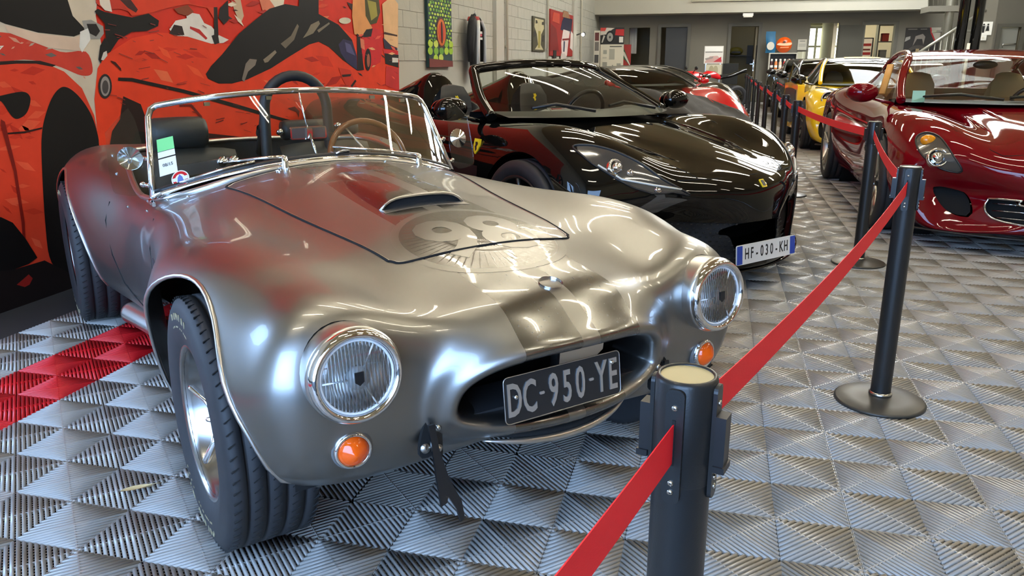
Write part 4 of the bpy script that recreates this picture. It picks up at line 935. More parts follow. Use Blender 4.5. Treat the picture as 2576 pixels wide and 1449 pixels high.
def front_poly(poly, xmin=.2, sym=True): return lambda V: np.where(V[:, 0] > xmin, poly_sd(np.c_[np.abs(V[:, 1]) if sym else V[:, 1], V[:, 2]], poly), 1.0)
def top_poly(poly, zmin=.3, sym=True): return lambda V: np.where(V[:, 2] > zmin, poly_sd(np.c_[V[:, 0], np.abs(V[:, 1]) if sym else V[:, 1]], poly), 1.0)
c = Car('black_sports_car', 'glossy black open sports car with slanted headlamps parked beside the silver roadster', (-.68, 2.43), -40.5, T812, M_blkpaint, .35, 2.72)
M_yel = mat('yellow_enamel', S(240, 205, 40), .3); M_lamp = mat('lamp_interior', (.10, .10, .10), .12, .6, coat=1.0)
gr = c.cut(front_poly(smooth_poly([(-.3, .175), (.0, .168), (.40, .178), (.60, .215), (.70, .30), (.715, .40), (.66, .425), (.45, .405), (.2, .395), (-.3, .395)], 3)), 'front_grille', M_mesh, .015, 0)
mb = MB()
for i in range(46):
    for j in range(9):
        y, z = -.62 + i * .0275 + (j % 2) * .0137, .20 + j * .0235
        q = c.face(y, z)
        if q and abs(y) < .61: mb.box((q.x - .008, y, z), (.006, .016, .0055))
tag(mb.build('grille_bars', mat('grille_bar', (.05, .05, .05), .35, .5), c.o), kind='stuff')
lamps = smooth_poly([(.317, .822), (.376, .764), (.468, .703), (.604, .625), (.719, .561), (.794, .486), (.828, .443), (.778, .525), (.72, .614), (.613, .744), (.498, .808), (.389, .826)], 4)
for sg in (-1, 1): c.cut(lambda V, sg=sg: np.where(V[:, 1] * sg > 0, top_poly(lamps, .45)(V), 1.0), 'headlamp_cover', M_lamp)
for sg in (-1, 1):
    L = [c.drop(x, sg * y, .002) for x, y in lamps]; MB().tube([q for q in L if q], .006, 6, True).build('headlamp_trim', M_black, c.o)
    for x, y, r in ((.571, .735, .05), (.628, .684, .018), (.736, .585, .018)):
        q = c.drop(x, sg * y); MB().lathe([(r, -.02), (r, .004), (r * .8, .008), (r * .75, -.01), (.001, -.02)], 20, frame(q, (1, 0, .45))).ball(tuple(q + Vector((.005, 0, 0))), r * .6, 8).build('projector_lamp', M_chrome, c.o)
    MB().tube([q for q in [c.drop(x, sg * y, .003) for x, y in ((.80, .478), (.715, .605), (.615, .735), (.50, .80))] if q], .006, 6).build('daytime_light', M_white, c.o)
    c.line([(x, sg * y) for x, y in ((-.42, .66), (-.2, .64), (.1, .56), (.4, .47), (.7, .40), (.80, .36))]); c.mirror(-.66, 1.0, .955, M_blkpaint, sg)
    q = c.side(-.49, .735, sg, .004)
    sh = MB().prism([(-.03, .045), (.03, .045), (.032, .0), (.02, -.03), (0, -.05), (-.02, -.03), (-.032, 0)], -.006, .006, frame(q, (0, sg, .25), (1, 0, 0)) @ Matrix.Rotation(-math.pi / 2 * 0, 4, 'Z')).build('shield_badge', M_yel, c.o)
    MB().prism([(0, -.032), (.012, -.02), (.006, -.004), (.016, .012), (.008, .026), (-.004, .024), (-.012, .026), (-.006, .006), (-.014, -.006), (-.008, -.012)], .006, .008, frame(q, (0, sg, .25), (1, 0, 0))).build('shield_horse', M_black, sh)
    MB().grid(np.array([[tuple(c.side(x, z, sg, .004)) for x in np.linspace(-1.35, -.45, 9)] for z in (.50, .56, .62)])).build('flank_scallop', M_black, c.o)
for sg in (-1, 1): # bonnet creases
    MB().tube([q for q in [c.drop(x, sg * y, -.004) for x, y in ((-.30, .46), (.05, .42), (.35, .38), (.62, .31))] if q], [.008, .014, .014, .006], 8).build('bonnet_crease', M_blkpaint, c.o)
c.line([(.765, -.488), (.846, -.27), (.883, 0), (.846, .27), (.765, .488)])
nb = c.drop(.945, 0, .002); nn = MB().prism(rrect(.05, .036, .004), -.002, .004, frame(nb, (.75, 0, .65), (1, 0, 0)) @ Matrix.Rotation(0, 4, 'Z')).build('nose_badge', M_yel, c.o)
MB().prism(rrect(.036, .022, .004), .004, .0055, frame(nb, (.75, 0, .65), (1, 0, 0))).build('badge_mark', mat('badge_dark', S(60, 60, 66), .4), nn)
q = c.face(0, .335); MB().prism([(0, -.06), (.016, -.05), (.01, -.01), (.034, .01), (.02, .04), (.028, .058), (.004, .05), (-.016, .058), (-.006, .02), (-.03, .0), (-.012, -.012), (-.02, -.05)], 0, .006, frame(q + Vector((-.03, 0, 0)), (1, 0, .1), (0, 1, 0))).build('grille_horse', M_chrome, c.o)
PMb = frame(c.face(0, .235, 0) + Vector((.012, 0, 0)), (1, 0, .08), (0, 1, 0))
pl = MB().prism(rrect(.50, .108, .01), -.004, .004, PMb).build('number_plate', mat('plate_white', S(232, 232, 228), .4), c.o)
for x, w_ in ((-.228, .044), (.228, .044)): MB().prism(rrect(w_, .10, .004), .004, .005, PMb @ Matrix.Translation((x, 0, 0))).build('plate_band', mat('plate_blue', S(40, 70, 170), .4), pl)
for k, ch in enumerate('HF-030-KH'): add_text(MB(), ch, .085, PMb @ Matrix.Translation((-.168 + .042 * k, 0, .0045)), .0006, xs=.62, bold=.001).build('plate_character', M_black, pl)
sp = [(.93 - .36 * (y / .86) ** 2, y, .115 + .01 * (abs(y) / .8) ** 4) for y in np.linspace(-.86, .86, 31)]
MB().tube([(x, y, z) for x, y, z in sp], .02, 8, flat=.5).build('front_splitter', M_blkpaint, c.o)
c.finish(); c.wheels(.26, .845, M_darkrim, 10, False)
rows = [(-.12, .90, -.56, .76, .90), (-.40, 1.02, -.76, .71, 1.00), (-.70, 1.14, -.94, .63, 1.10), (-.98, 1.225, -1.09, .555, 1.185)]
P, A = shell(rows, 20); MB().grid(P).build('windscreen', M_vglass, c.o)
fr = MB().tube([(r[2], -r[3], r[4]) for r in A] + [tuple(q) for q in P[-1][1:-1]] + [(r[2], r[3], r[4]) for r in A[::-1]], .036, 10, flat=.8).build('windscreen_frame', M_blkpaint, c.o)
MB().box((-1.12, 0, 1.225), (.03, .12, .04)).build('rear_mirror', M_black, fr)
MB().grid(np.array([[(-.14 - .30 * (y / .68) ** 2 - dx, y, z) for y in np.linspace(-.70, .70, 15)] for dx, z in ((0, .90), (.2, .93), (.45, .915), (.5, .80))])).build('dashboard', M_black, c.o)
for y0, y1 in ((.35, .02), (-.20, -.55)): MB().tube([(-.20 - .25 * y0 ** 2, y0, .935), (-.36 - .25 * ((y0 + y1) / 2) ** 2, (y0 + y1) / 2, .975), (-.33 - .3 * y1 ** 2, y1, .955)], .010, 6).build('wiper', M_black, c.o)
M_blkl = mat('cabin_leather', (.022, .022, .021), .5)
seat(c.o, -1.45, -.37, M_blkl, M_yel); seat(c.o, -1.45, .37, M_blkl, M_yel)
swM = frame((-1.0, .37, .86), (-.9, 0, .4)); MB().lathe([(.18 + .016 * math.cos(a), .016 * math.sin(a)) for a in np.linspace(0, 2 * math.pi, 9)], 30, swM).build('steering_wheel', M_black, c.o)
MB().box((-1.30, 0, .70), (1.3, 1.5, .12)).build('cabin_floor', M_black, c.o)
for sg in (-1, 1):   # humps behind the seats
    P = np.array([[(-1.75 - .9 * a, sg * (.40 + .20 * k), .90 + (.30 - .26 * a) * (1 - abs(k) ** 2.5) * (min(1, a * 9) ** .5)) for k in np.linspace(-1, 1, 13)] for a in np.linspace(0, 1, 14)])
    MB().grid(P).build('rear_buttress', M_blkpaint, c.o)
# ------------------------------------------------------------------ maroon coupe
M_maroon = mat('maroon_car_paint', S(104, 4, 16), .035)
T599 = [(-3.62,.42,.30,.40,.60,.38,.76,.30,.80,.2,.81,.82,.05),(-3.52,.30,.70,.86,.55,.82,.84,.66,.93,.4,.93,.93,.12),(-3.1,.20,.82,.96,.50,.93,.86,.74,.96,.45,.96,.96,.03),
 (-2.75,.15,.86,.985,.50,.94,.88,.77,.97,.5,.96,.96,0),(-2.1,.14,.86,.965,.48,.92,.84,.76,.93,.55,.93,.94,0),(-1.4,.14,.86,.94,.45,.90,.80,.78,.90,.6,.90,.92,0),
 (-.8,.14,.86,.935,.45,.90,.78,.78,.89,.6,.90,.93,0),(-.4,.14,.86,.95,.45,.91,.78,.79,.89,.55,.885,.92,0),(0,.13,.86,.97,.45,.92,.80,.76,.885,.45,.845,.87,0),
 (.35,.13,.84,.96,.45,.90,.74,.72,.845,.40,.785,.81,.03),(.65,.13,.80,.91,.40,.86,.64,.66,.75,.36,.715,.74,.10),(.85,.14,.76,.85,.38,.80,.56,.60,.65,.34,.64,.66,.22),
 (.95,.16,.68,.76,.37,.72,.48,.54,.56,.30,.57,.585,.32),(.985,.20,.5,.6,.36,.56,.43,.42,.47,.22,.49,.50,.34),(.995,.28,.2,.25,.35,.22,.39,.16,.41,.1,.42,.42,.1)]
c = Car('maroon_coupe', 'dark red sports coupe with tan seats and amber lamps behind the belt barrier', (1.93, 3.82), -90, T599, M_maroon, .355, 2.75)
g1 = c.cut(front_poly(smooth_poly([(-.3, .225), (0, .22), (.33, .235), (.41, .29), (.40, .355), (.33, .375), (-.3, .38)], 3)), 'front_grille', M_void, .07, 0, (.008, M_chrome))
for z in (.255, .30, .345): MB().tube([tuple(c.face(y, z, -.03)) for y in np.linspace(-.385, .385, 13)], .004, 5).build('grille_bar', M_chrome, g1)
for y in (-.2, 0, .2): MB().tube([tuple(c.face(y, z, -.025)) for z in np.linspace(.235, .37, 4)], .003, 5).build('grille_bar', M_chrome, g1)
for sg in (-1, 1): c.cut(lambda V, sg=sg: np.where(V[:, 1] * sg > 0, front_poly(smooth_poly([(.70, .41), (.60, .41), (.50, .375), (.475, .25), (.56, .24), (.64, .29)], 3))(V), 1.0), 'brake_duct', M_void, .05, 0)
lamps = smooth_poly([(.82, .722), (.765, .762), (.695, .742), (.635, .64), (.575, .541), (.647, .534), (.745, .575), (.81, .645)], 5)
for sg in (-1, 1): c.cut(lambda V, sg=sg: np.where(V[:, 1] * sg > 0, front_poly(lamps, .3)(V), 1.0), 'headlamp_cover', mat('lamp_grey', (.10, .095, .085), .2, .5, coat=1.0))
for sg in (-1, 1):
    MB().tube([q for q in [c.face(sg * y, z, .002) for y, z in lamps] if q], .006, 6, True).build('headlamp_trim', M_black, c.o)
    q = c.face(sg * .758, .718); MB().ball(tuple(q), .05, 10, sc=(.55, 1.0, .75)).build('indicator', mat('amber_glass', S(250, 150, 20), .2, coat=.5, noise=.3, scale=60), c.o)
    q = c.face(sg * .716, .615); MB().lathe([(.066, -.05), (.064, .015), (.056, .022), (.05, .0), (.03, -.02), (.001, -.02)], 24, frame(q, (1, 0, .35))).ball(tuple(q + Vector((.004, 0, 0))), .04, 8).build('projector_lamp', M_chrome, c.o)
    c.mirror(-.70, 1.0, .985, M_maroon, sg, sc=1.1); c.line([(x, sg * y) for x, y in ((-.42, .70), (0, .60), (.4, .50), (.74, .42), (.80, .36))])
    for k, (xa, xb, ya) in enumerate(((-.05, .45, .40), (-.30, .20, .26))): MB().tube([q for q in [c.drop(x, sg * (ya - (x - xa) * .12), -.004) for x in np.linspace(xa, xb, 8)] if q], [.004, .012, .016, .018, .018, .016, .012, .004], 8).build('bonnet_ridge', M_maroon, c.o)
    MB().tube([tuple(c.side(x, z, sg, -.002)) for x, z in ((-.45, .42), (-.7, .36), (-1.2, .32), (-1.9, .36), (-2.3, .46))], [.01, .02, .022, .02, .01], 8).build('flank_crease', M_maroon, c.o)
    MB().grid(np.array([[tuple(c.side(x, z, sg, .003)) for x in np.linspace(-.62 + dx, -.50 + dx, 4)] for z, dx in ((.36, .0), (.55, -.02), (.70, -.06))])).build('side_vent', M_void, c.o)
sp = [(.93 - .34 * (y / .84) ** 2, y, .13) for y in np.linspace(-.82, .82, 25)]; MB().tube(sp, .018, 8, flat=.5).build('front_splitter', M_black, c.o)
c.line([(.80, -.36), (.83, 0), (.80, .36)])
c.finish(); c.wheels(.27, .845, M_silverrim, 5, True, r=.265)
rows = [(-.12, .93, -.50, .74, .93), (-.45, 1.06, -.78, .70, 1.06), (-.80, 1.19, -1.03, .63, 1.19), (-1.05, 1.27, -1.22, .575, 1.262), (-1.40, 1.325, -1.45, .55, 1.30), (-1.80, 1.315, -1.80, .545, 1.285), (-2.2, 1.25, -2.15, .56, 1.20), (-2.75, 1.06, -2.6, .60, 1.02), (-3.0, .96, -2.95, .62, .95)]
P, A = shell(rows, 60, 29); k = 19
MB().grid(P[:k]).build('windscreen', M_vglass, c.o); rf = MB().grid(P[k - 1:42]).build('roof', M_maroon, c.o); MB().grid(P[41:]).build('rear_window', M_vglass, c.o)
for sg in (-1, 1):
    rail = [(r[2], sg * r[3], r[4]) for r in A]
    MB().tube(rail[:k + 2], .035, 10, flat=.75).build('windscreen_pillar', M_maroon, c.o); MB().tube(rail[k:46], .028, 8).build('roof_rail', M_maroon, c.o)
    Q = np.array([[(a[0] + (b[0] - a[0]) * t, a[1] + (b[1] - a[1]) * t, a[2] + (b[2] - a[2]) * t) for t in (0, .5, 1)] for a, b in [(rail[i], (min(-.55, rail[i][0]), sg * .76, .90)) for i in range(4, 40)]])
    MB().grid(Q).build('side_window', M_vglass, c.o)
    Q = np.array([[tuple(np.array(rail[i]) * (1 - t) + np.array((rail[i][0] - .05, sg * .80, .93)) * t) for t in (0, .5, 1)] for i in range(38, 60)]); MB().grid(Q).build('sail_panel', M_maroon, c.o)
    MB().tube([(-1.5, sg * .66, 1.20), (-1.30, sg * .74, .95)], .03, 8, flat=.3).build('seat_belt', mat('belt_tan', S(214, 160, 84), .6), c.o)
MB().grid(np.array([[(-.16 - .34 * (y / .72) ** 2 - dx, y, z) for y in np.linspace(-.74, .74, 15)] for dx, z in ((0, .92), (.2, .94), (.45, .92), (.5, .80))])).build('dashboard', M_black, c.o)
seat(c.o, -1.50, -.37, M_tan, hole=True, h=1.06); seat(c.o, -1.50, .37, M_tan, hole=True, h=1.06)
MB().box((-2.10, 0, .74), (.06, 1.4, .48)).build('rear_bulkhead', mat('tan_trim', S(176, 140, 88), .6), c.o); MB().box((-1.35, 0, .66), (1.3, 1.5, .10)).build('cabin_floor', M_tan, c.o)
swM = frame((-1.02, .37, .87), (-.9, 0, .4)); MB().lathe([(.18 + .016 * math.cos(a), .016 * math.sin(a)) for a in np.linspace(0, 2 * math.pi, 9)], 30, swM).build('steering_wheel', M_black, c.o)
MB().ball((-1.12, 0, 1.20), .05, 8, sc=(.5, 1.9, .7)).build('rear_mirror', M_black, c.o)
for y0, y1 in ((.45, -.02), (-.10, -.60)): MB().tube([(-.20 - .25 * y0 ** 2, y0, .955), (-.34 - .25 * ((y0 + y1) / 2) ** 2, (y0 + y1) / 2, .985), (-.34 - .3 * y1 ** 2, y1, .965)], .011, 6).build('wiper', M_black, c.o)
q = A[3]; MB().box((-.44, -.63, .965), (.004, .09, .09)).build('windscreen_sticker', mat('sticker_mint', S(170, 220, 190), .5), c.o)
# ------------------------------------------------------------------ generic closed coupe for the cars further back
T911 = [(-3.42,.40,.30,.40,.60,.38,.74,.30,.78,.2,.79,.80,.05),(-3.32,.28,.74,.84,.55,.80,.82,.66,.90,.4,.92,.93,.14),(-2.9,.18,.84,.93,.50,.90,.84,.76,.95,.45,1.0,1.02,.03),
 (-2.46,.14,.86,.94,.50,.91,.85,.78,.96,.5,1.02,1.05,0),(-1.8,.13,.86,.92,.48,.89,.84,.76,.92,.55,.95,.97,0),(-1.2,.13,.84,.90,.45,.87,.80,.76,.89,.6,.90,.92,0),
 (-.6,.13,.84,.90,.45,.87,.78,.76,.88,.6,.89,.91,0),(-.2,.13,.84,.915,.45,.89,.78,.72,.87,.5,.82,.85,0),(.15,.13,.84,.92,.45,.89,.76,.68,.845,.42,.75,.77,0),
 (.45,.13,.80,.90,.42,.86,.68,.64,.775,.38,.68,.70,.05),(.70,.13,.76,.85,.40,.82,.58,.60,.67,.34,.60,.62,.14),(.85,.14,.70,.80,.38,.77,.50,.56,.57,.32,.53,.545,.24),(.93,.17,.6,.7,.36,.66,.44,.48,.48,.26,.46,.47,.30),(.96,.26,.25,.3,.35,.26,.38,.2,.40,.1,.40,.40,.15)]
ROW911 = [(-.22, .90, -.50, .66, .91), (-.55, 1.06, -.76, .63, 1.06), (-.85, 1.19, -1.0, .58, 1.18), (-1.10, 1.255, -1.2, .53, 1.235), (-1.45, 1.29, -1.45, .51, 1.255), (-1.85, 1.265, -1.85, .52, 1.22), (-2.4, 1.15, -2.3, .55, 1.10), (-2.9, 1.02, -2.8, .58, .98)]
def cabin(c, rows, roof_m, pillar_m, glass, belt=.88, yb=.74, k=19, strip=None):
    P, A = shell(rows, 56, 25)
    MB().grid(P[:k]).build('windscreen', glass, c.o); r = MB().grid(P[k - 1:40]).build('roof', roof_m, c.o); MB().grid(P[39:]).build('rear_window', M_dglass, c.o)
    if strip: MB().grid(P[k + 1:k + 10, 6:19] + np.array([0, 0, .006])).build('roof_stripe', strip, r)
    for sg in (-1, 1):
        rail = [(q[2], sg * q[3], q[4]) for q in A]
        MB().tube(rail[:k + 2], .032, 8, flat=.75).build('windscreen_pillar', pillar_m, c.o); MB().tube(rail[k:], .024, 8).build('roof_rail', roof_m, c.o)
        Q = np.array([[tuple(np.array(rail[i]) * (1 - t) + np.array((min(-.55, rail[i][0]), sg * yb, belt)) * t) for t in (0, .5, 1)] for i in range(4, 56)]); MB().grid(Q).build('side_window', M_dglass, c.o)
    MB().box((-1.3, 0, .70), (1.4, 1.3, .1)).build('cabin_floor', M_black, c.o); seat(c.o, -1.35, -.34, M_blkl); seat(c.o, -1.35, .34, M_blkl)
    MB().grid(np.array([[(-.25 - .28 * (y / .66) ** 2 - dx, y, z) for y in np.linspace(-.66, .66, 11)] for dx, z in ((0, .89), (.2, .91), (.42, .89), (.45, .80))])).build('dashboard', M_black, c.o)
def round_lamp(c, x, y, sg, r=.11):
    q = c.drop(x, sg * y); M = frame(q + Vector((-.02, 0, -.02)), (.86, sg * .12, .5))
    o = MB().lathe([(r, -.05), (r, .02), (r * .93, .028), (r * .88, .012), (r * .86, -.01)], 30, M).build('headlamp', M_black, c.o)
    MB().lathe([(r * .95, .022), (r * .9, .034), (r * .84, .03)], 30, M).build('headlamp_ring', M_white, o)
    MB().lathe([(r * .86, 0), (r * .6, .02), (.001, .032)], 24, M).build('headlamp_lens', mat('lamp_interior', (.10, .10, .10), .12, .6, coat=1.0), o)
    MB().ball(tuple(M @ Vector((0, 0, .018))), r * .42, 8).build('headlamp_bulb', M_chrome, o)
def rear_coupe(name, label, loc, ang, paint, hood=None, pillar=None, roof=None, strip=None, open_door=False):
    c = Car(name, label, loc, ang, T911, paint, .345, 2.46, 90, 90)
    if hood: c.cut(top_poly(smooth_poly([(.62, -.1), (.66, .2), (.60, .40), (.2, .46), (-.25, .58), (-.32, .3), (-.25, -.1)], 4), .5), 'bonnet', hood)
    for sg in (-1, 1): c.cut(lambda V, sg=sg: np.where(V[:, 1] * sg > 0, front_poly(smooth_poly([(.42, .24), (.46, .19), (.70, .20), (.755, .30), (.74, .42), (.66, .45), (.45, .42)], 3))(V), 1.0), 'air_intake', M_void, .05, 0)
    c.cut(front_poly(smooth_poly([(-.3, .19), (0, .185), (.34, .19), (.37, .24), (.34, .30), (-.3, .31)], 3)), 'front_grille', M_mesh, .04, 0)
    for sg in (-1, 1):
        round_lamp(c, .50, .635, sg); c.mirror(-.62, .96, .965, M_blkpaint, sg)
        MB().tube([q for q in [c.drop(x, sg * y, .002) for x, y in ((.15, .62), (.0, .70), (-.10, .76))] if q], .012, 6).build('wing_vent', M_black, c.o)
    MB().tube([(.93 - .30 * (y / .8) ** 2, y, .12) for y in np.linspace(-.78, .78, 21)], .02, 8, flat=.5).build('front_splitter', M_black, c.o)
    c.finish(); c.wheels(.26, .80, M_darkrim, 10, False); cabin(c, ROW911, roof or paint, pillar or paint, M_vglass, strip=strip)
    if open_door:
        a = math.radians(6); h = Vector((-.42, -.93, 0)); d = Vector((-math.cos(a), -math.sin(a), 0)); n = Vector((d.y, -d.x, 0))
        M = Matrix.Identity(4)
        for i in range(3): M[i][0] = d[i]; M[i][1] = (0, 0, 1)[i]; M[i][2] = n[i]; M[i][3] = h[i]
        dr = MB().prism(smooth_poly([(.0, .30), (.0, .80), (.1, .90), (.95, .90), (1.0, .80), (.98, .35), (.9, .26), (.1, .25)], 3), -.05, .05, M).build('open_door', paint, c.o)
        MB().prism(smooth_poly([(.10, .36), (.10, .74), (.2, .82), (.85, .82), (.9, .7), (.88, .40), (.8, .34)], 3), .05, .062, M).prism(smooth_poly([(.10, .36), (.10, .74), (.2, .82), (.85, .82), (.9, .7), (.88, .40), (.8, .34)], 3), -.062, -.05, M).build('door_trim', M_black, dr)
        MB().tube([tuple(M @ Vector(q)) for q in ((.05, .90, 0), (.35, 1.12, .0), (.75, 1.2, 0), (1.0, .9, 0))], .014, 6).build('window_frame', M_black, dr)
    return c
M_yelp = mat('yellow_car_paint', S(236, 196, 24), .25, coat=1.0); M_carbon = mat('carbon_black', (.012, .012, .012), .3, coat=.8)
rear_coupe('yellow_coupe', 'yellow track coupe with black bonnet and an open door, past the maroon coupe', (1.92, 9.75), -90, M_yelp, M_carbon, M_yelp, M_carbon, M_yelp, True)
M_gun = mat('gunmetal_car_paint', (.012, .012, .011), .22, metal=.4, coat=1.0)
rear_coupe('black_coupe', 'black coupe parked directly behind the yellow coupe', (2.0, 14.2), -90, M_gun)
rear_coupe('charcoal_coupe', 'dark charcoal coupe at the far end of the row near the bottle shelf', (2.05, 18.6), -90, M_gun)
# ------------------------------------------------------------------ red supercar under a half drawn cover, black car behind it
TMID = [(-3.40,.40,.30,.40,.60,.38,.74,.30,.78,.2,.79,.80,.05),(-3.30,.28,.74,.86,.55,.82,.84,.66,.92,.4,.94,.94,.12),(-2.9,.18,.84,.96,.50,.93,.86,.78,.97,.45,.97,.98,.03),
 (-2.5,.13,.86,.97,.50,.94,.87,.80,.98,.5,.98,1.0,0),(-1.8,.11,.86,.95,.48,.92,.80,.76,.90,.55,.93,.95,0),(-1.2,.11,.84,.91,.45,.88,.76,.74,.85,.55,.87,.89,0),
 (-.6,.11,.84,.91,.45,.88,.76,.72,.85,.55,.82,.84,0),(-.2,.11,.84,.95,.45,.91,.78,.72,.86,.45,.76,.78,0),(.1,.11,.84,.96,.45,.91,.75,.70,.85,.40,.70,.71,0),
 (.45,.11,.80,.93,.40,.88,.62,.66,.74,.36,.60,.60,.06),(.75,.11,.76,.88,.36,.84,.48,.62,.58,.34,.49,.49,.18),(.98,.12,.66,.76,.30,.72,.36,.54,.42,.28,.40,.40,.30),(1.06,.16,.4,.5,.28,.46,.32,.34,.35,.2,.35,.35,.30),(1.08,.22,.15,.2,.28,.18,.30,.12,.31,.08,.31,.31,.1)]
ROWM = [(.02, .80, -.32, .68, .86), (-.35, .95, -.58, .64, .99), (-.70, 1.07, -.85, .57, 1.08), (-.95, 1.13, -1.05, .51, 1.12), (-1.25, 1.165, -1.25, .49, 1.135), (-1.6, 1.15, -1.6, .50, 1.11), (-2.2, 1.07, -2.1, .52, 1.03), (-2.7, .98, -2.6, .55, .96)]
M_redp = mat('red_car_paint', S(190, 20, 28), .25, coat=1.0)
def mid_car(name, label, loc, ang, paint, roof):
    c = Car(name, label, loc, ang, TMID, paint, .345, 2.6, 90, 90)
    lam = smooth_poly([(.62, .62), (.45, .76), (.15, .84), (.05, .80), (.25, .72), (.48, .60)], 4)
    for sg in (-1, 1): c.cut(lambda V, sg=sg: np.where(V[:, 1] * sg > 0, top_poly(lam, .4)(V), 1.0), 'headlamp_cover', M_lamp)
    for sg in (-1, 1): c.cut(lambda V, sg=sg: np.where(V[:, 1] * sg > 0, front_poly(smooth_poly([(.30, .20), (.36, .16), (.62, .18), (.70, .26), (.62, .33), (.36, .32)], 3))(V), 1.0), 'air_intake', M_void, .05, 0)
    for sg in (-1, 1):
        c.mirror(-.40, .96, .945, paint, sg, sc=.72); MB().tube([q for q in [c.drop(x, sg * y, -.004) for x, y in ((.80, .30), (.5, .34), (.2, .42), (-.1, .55))] if q], [.004, .012, .012, .004], 8).build('bonnet_crease', paint, c.o)
        MB().tube([q for q in [c.drop(x, sg * y, .003) for x, y in ((.55, .64), (.30, .74), (.10, .81))] if q], .007, 6).build('daytime_light', M_white, c.o)
    c.finish(); c.wheels(.26, .83, M_darkrim, 10, False); cabin(c, ROWM, roof, roof, M_vglass, .84, .74)
    return c
rc = mid_car('red_supercar', 'low red supercar with black roof, half hidden under a dark cover', (-.75, 9.3), -41, M_redp, M_carbon)
mid_car('black_supercar', 'low black supercar parked beyond the half covered red one', (-.75, 12.8), -41, M_gun, M_carbon)
# the drawn cover: cloth following the body, hanging to the floor
src = SM.from_grid(loft(car_rings(TMID), 90, 90)); P, A = shell(ROWM, 56, 25)
def yl(x): return np.interp(x, [-3.5, -2.2, -1.2, -.6, -.3, 0, .4, .8, 1.1], [-.3, -.60, -.70, -.62, .30, .42, .40, .47, .65])
cl, _ = src.split(lambda V: np.where(V[:, 2] > .14, V[:, 1] - yl(V[:, 0]), 1.0))
def puff(Q, amp):
    ctr = np.array([-1.2, 0, .45]); d = (Q - ctr) * np.array([.25, 1, 1]); d /= np.linalg.norm(d, axis=1)[:, None] + 1e-6
    n = .012 * np.sin(Q[:, 0] * 9 + Q[:, 2] * 14) + .009 * np.sin(Q[:, 0] * 23 - Q[:, 2] * 9 + Q[:, 1] * 11) + .006 * np.sin(Q[:, 1] * 31 + Q[:, 0] * 17)
    return Q + d * (amp + n * (.4 + (Q[:, 2] < .6)))[:, None]
V = puff(cl.V, .035); F = list(cl.F)
cv = SM(V, F).build('car_cover', mat('cover_cloth', S(46, 43, 38), .85, noise=.12, scale=12, bump=.3, bscale=40), None, .004)
cv.location = rc.o.location; cv.rotation_euler = rc.o.rotation_euler
tag(cv, 'dark grey cloth car cover draped over the side of the red supercar', 'car cover')
# ================================================================== BELT BARRIER POSTS
M_post = mat('post_black', (.014, .014, .014), .34, bump=.04, bscale=400); M_base = mat('post_base', (.035, .033, .028), .38); M_cap = mat('post_cap', S(186, 172, 128), .4, .25)
M_belt = mat('belt_red', S(240, 28, 40), .6, bump=.1, bscale=500)
HP = .88
def post():
    t = thing('barrier_post', 'black belt barrier post', 'barrier post', group='belt barrier posts')
    MB().lathe([(.001, .030), (.030, .030), (.045, .026), (.10, .018), (.152, .012), (.160, .008), (.161, 0), (.001, 0)], 48).build('post_base', M_base, t)
    MB().lathe([(.037, .028), (.041, .030), (.041, .036), (.036, .040)], 28).build('base_collar', M_steel, t)
    MB().lathe([(.0355, .028), (.0355, HP - .135), (.0355, HP - .004), (.034, HP), (.031, HP)], 32).build('post_tube', M_post, t)
    hd = MB().lathe([(.0362, HP - .13), (.0368, HP - .128), (.0368, HP - .002), (.0345, HP + .004), (.0315, HP + .004), (.031, HP + .001)], 32).build('post_head', M_post, t)
    MB().prism(ell(0, 0, .0312, .0312, 32), HP - .003, HP + .0018).build('head_cap', M_cap, t)
    for k in range(4):
        M = Matrix.Rotation(k * math.pi / 2, 4, 'Z') @ Matrix.Translation((.0365, 0, HP - .075)) @ Matrix.Rotation(math.pi / 2, 4, 'Y') @ Matrix.Rotation(math.pi / 2, 4, 'Z')
        pl = MB().prism(rrect(.022, .145, .008), -.001, .004, M).build('head_plate', M_post, hd)
        for z in (-.058, -.046, .050): MB().lathe([(.0036, .004), (.0036, .0055), (.001, .006)], 10, M @ Matrix.Translation((0, z, 0))).build('plate_screw', M_steel, hd)
        if k == 0: MB().box((0, 0, 0), (.004, .058, .003), None).build('belt_slot', M_void, hd).matrix_local = M @ Matrix.Translation((0, .006, .0035))
        else: MB().prism([(-.011, -.034), (.011, -.034), (.011, .036), (-.011, .036)], .004, .016, M).prism([(-.014, -.034), (.014, -.034), (.014, -.026), (-.014, -.026)], .004, .018, M).build('belt_clip', M_black, hd)
    return t
pts = [(-.25, -1.79, 254, 'nearest black belt barrier post with pale disc on top, ahead of the roadster'), (.435, .33, 252, 'black belt barrier post on a wide round base in front of the maroon coupe'), (.705, 2.58, 100, 'black belt barrier post standing next to the maroon coupe front wheel'),
 (.50, 5.25, 90, 'black aisle barrier post beside the maroon coupe door'), (.50, 6.6, 90, 'black aisle barrier post beside the maroon coupe rear wheel'), (.50, 8.05, 90, 'black aisle barrier post at the gap between the maroon and yellow coupes'), (.50, 10.2, 90, 'black aisle barrier post beside the yellow coupe door'), (.48, 12.0, 90, 'black aisle barrier post beside the yellow coupe tail'), (.50, 14.4, 90, 'black aisle barrier post at the nose of the black coupe'), (.52, 17.0, 90, 'black aisle barrier post between the black and charcoal coupes'), (.55, 19.2, 90, 'black aisle barrier post at the nose of the charcoal coupe'), (.56, 21.2, 90, 'black last aisle barrier post nearest the open office doorway')]
proto = post()
for i, (x, y, a, lb) in enumerate(pts):
    t = proto if i == 0 else copy_tree(proto)
    t.location = (x, y, 0); t.rotation_euler = (0, 0, math.radians(a)); t['label'] = lb
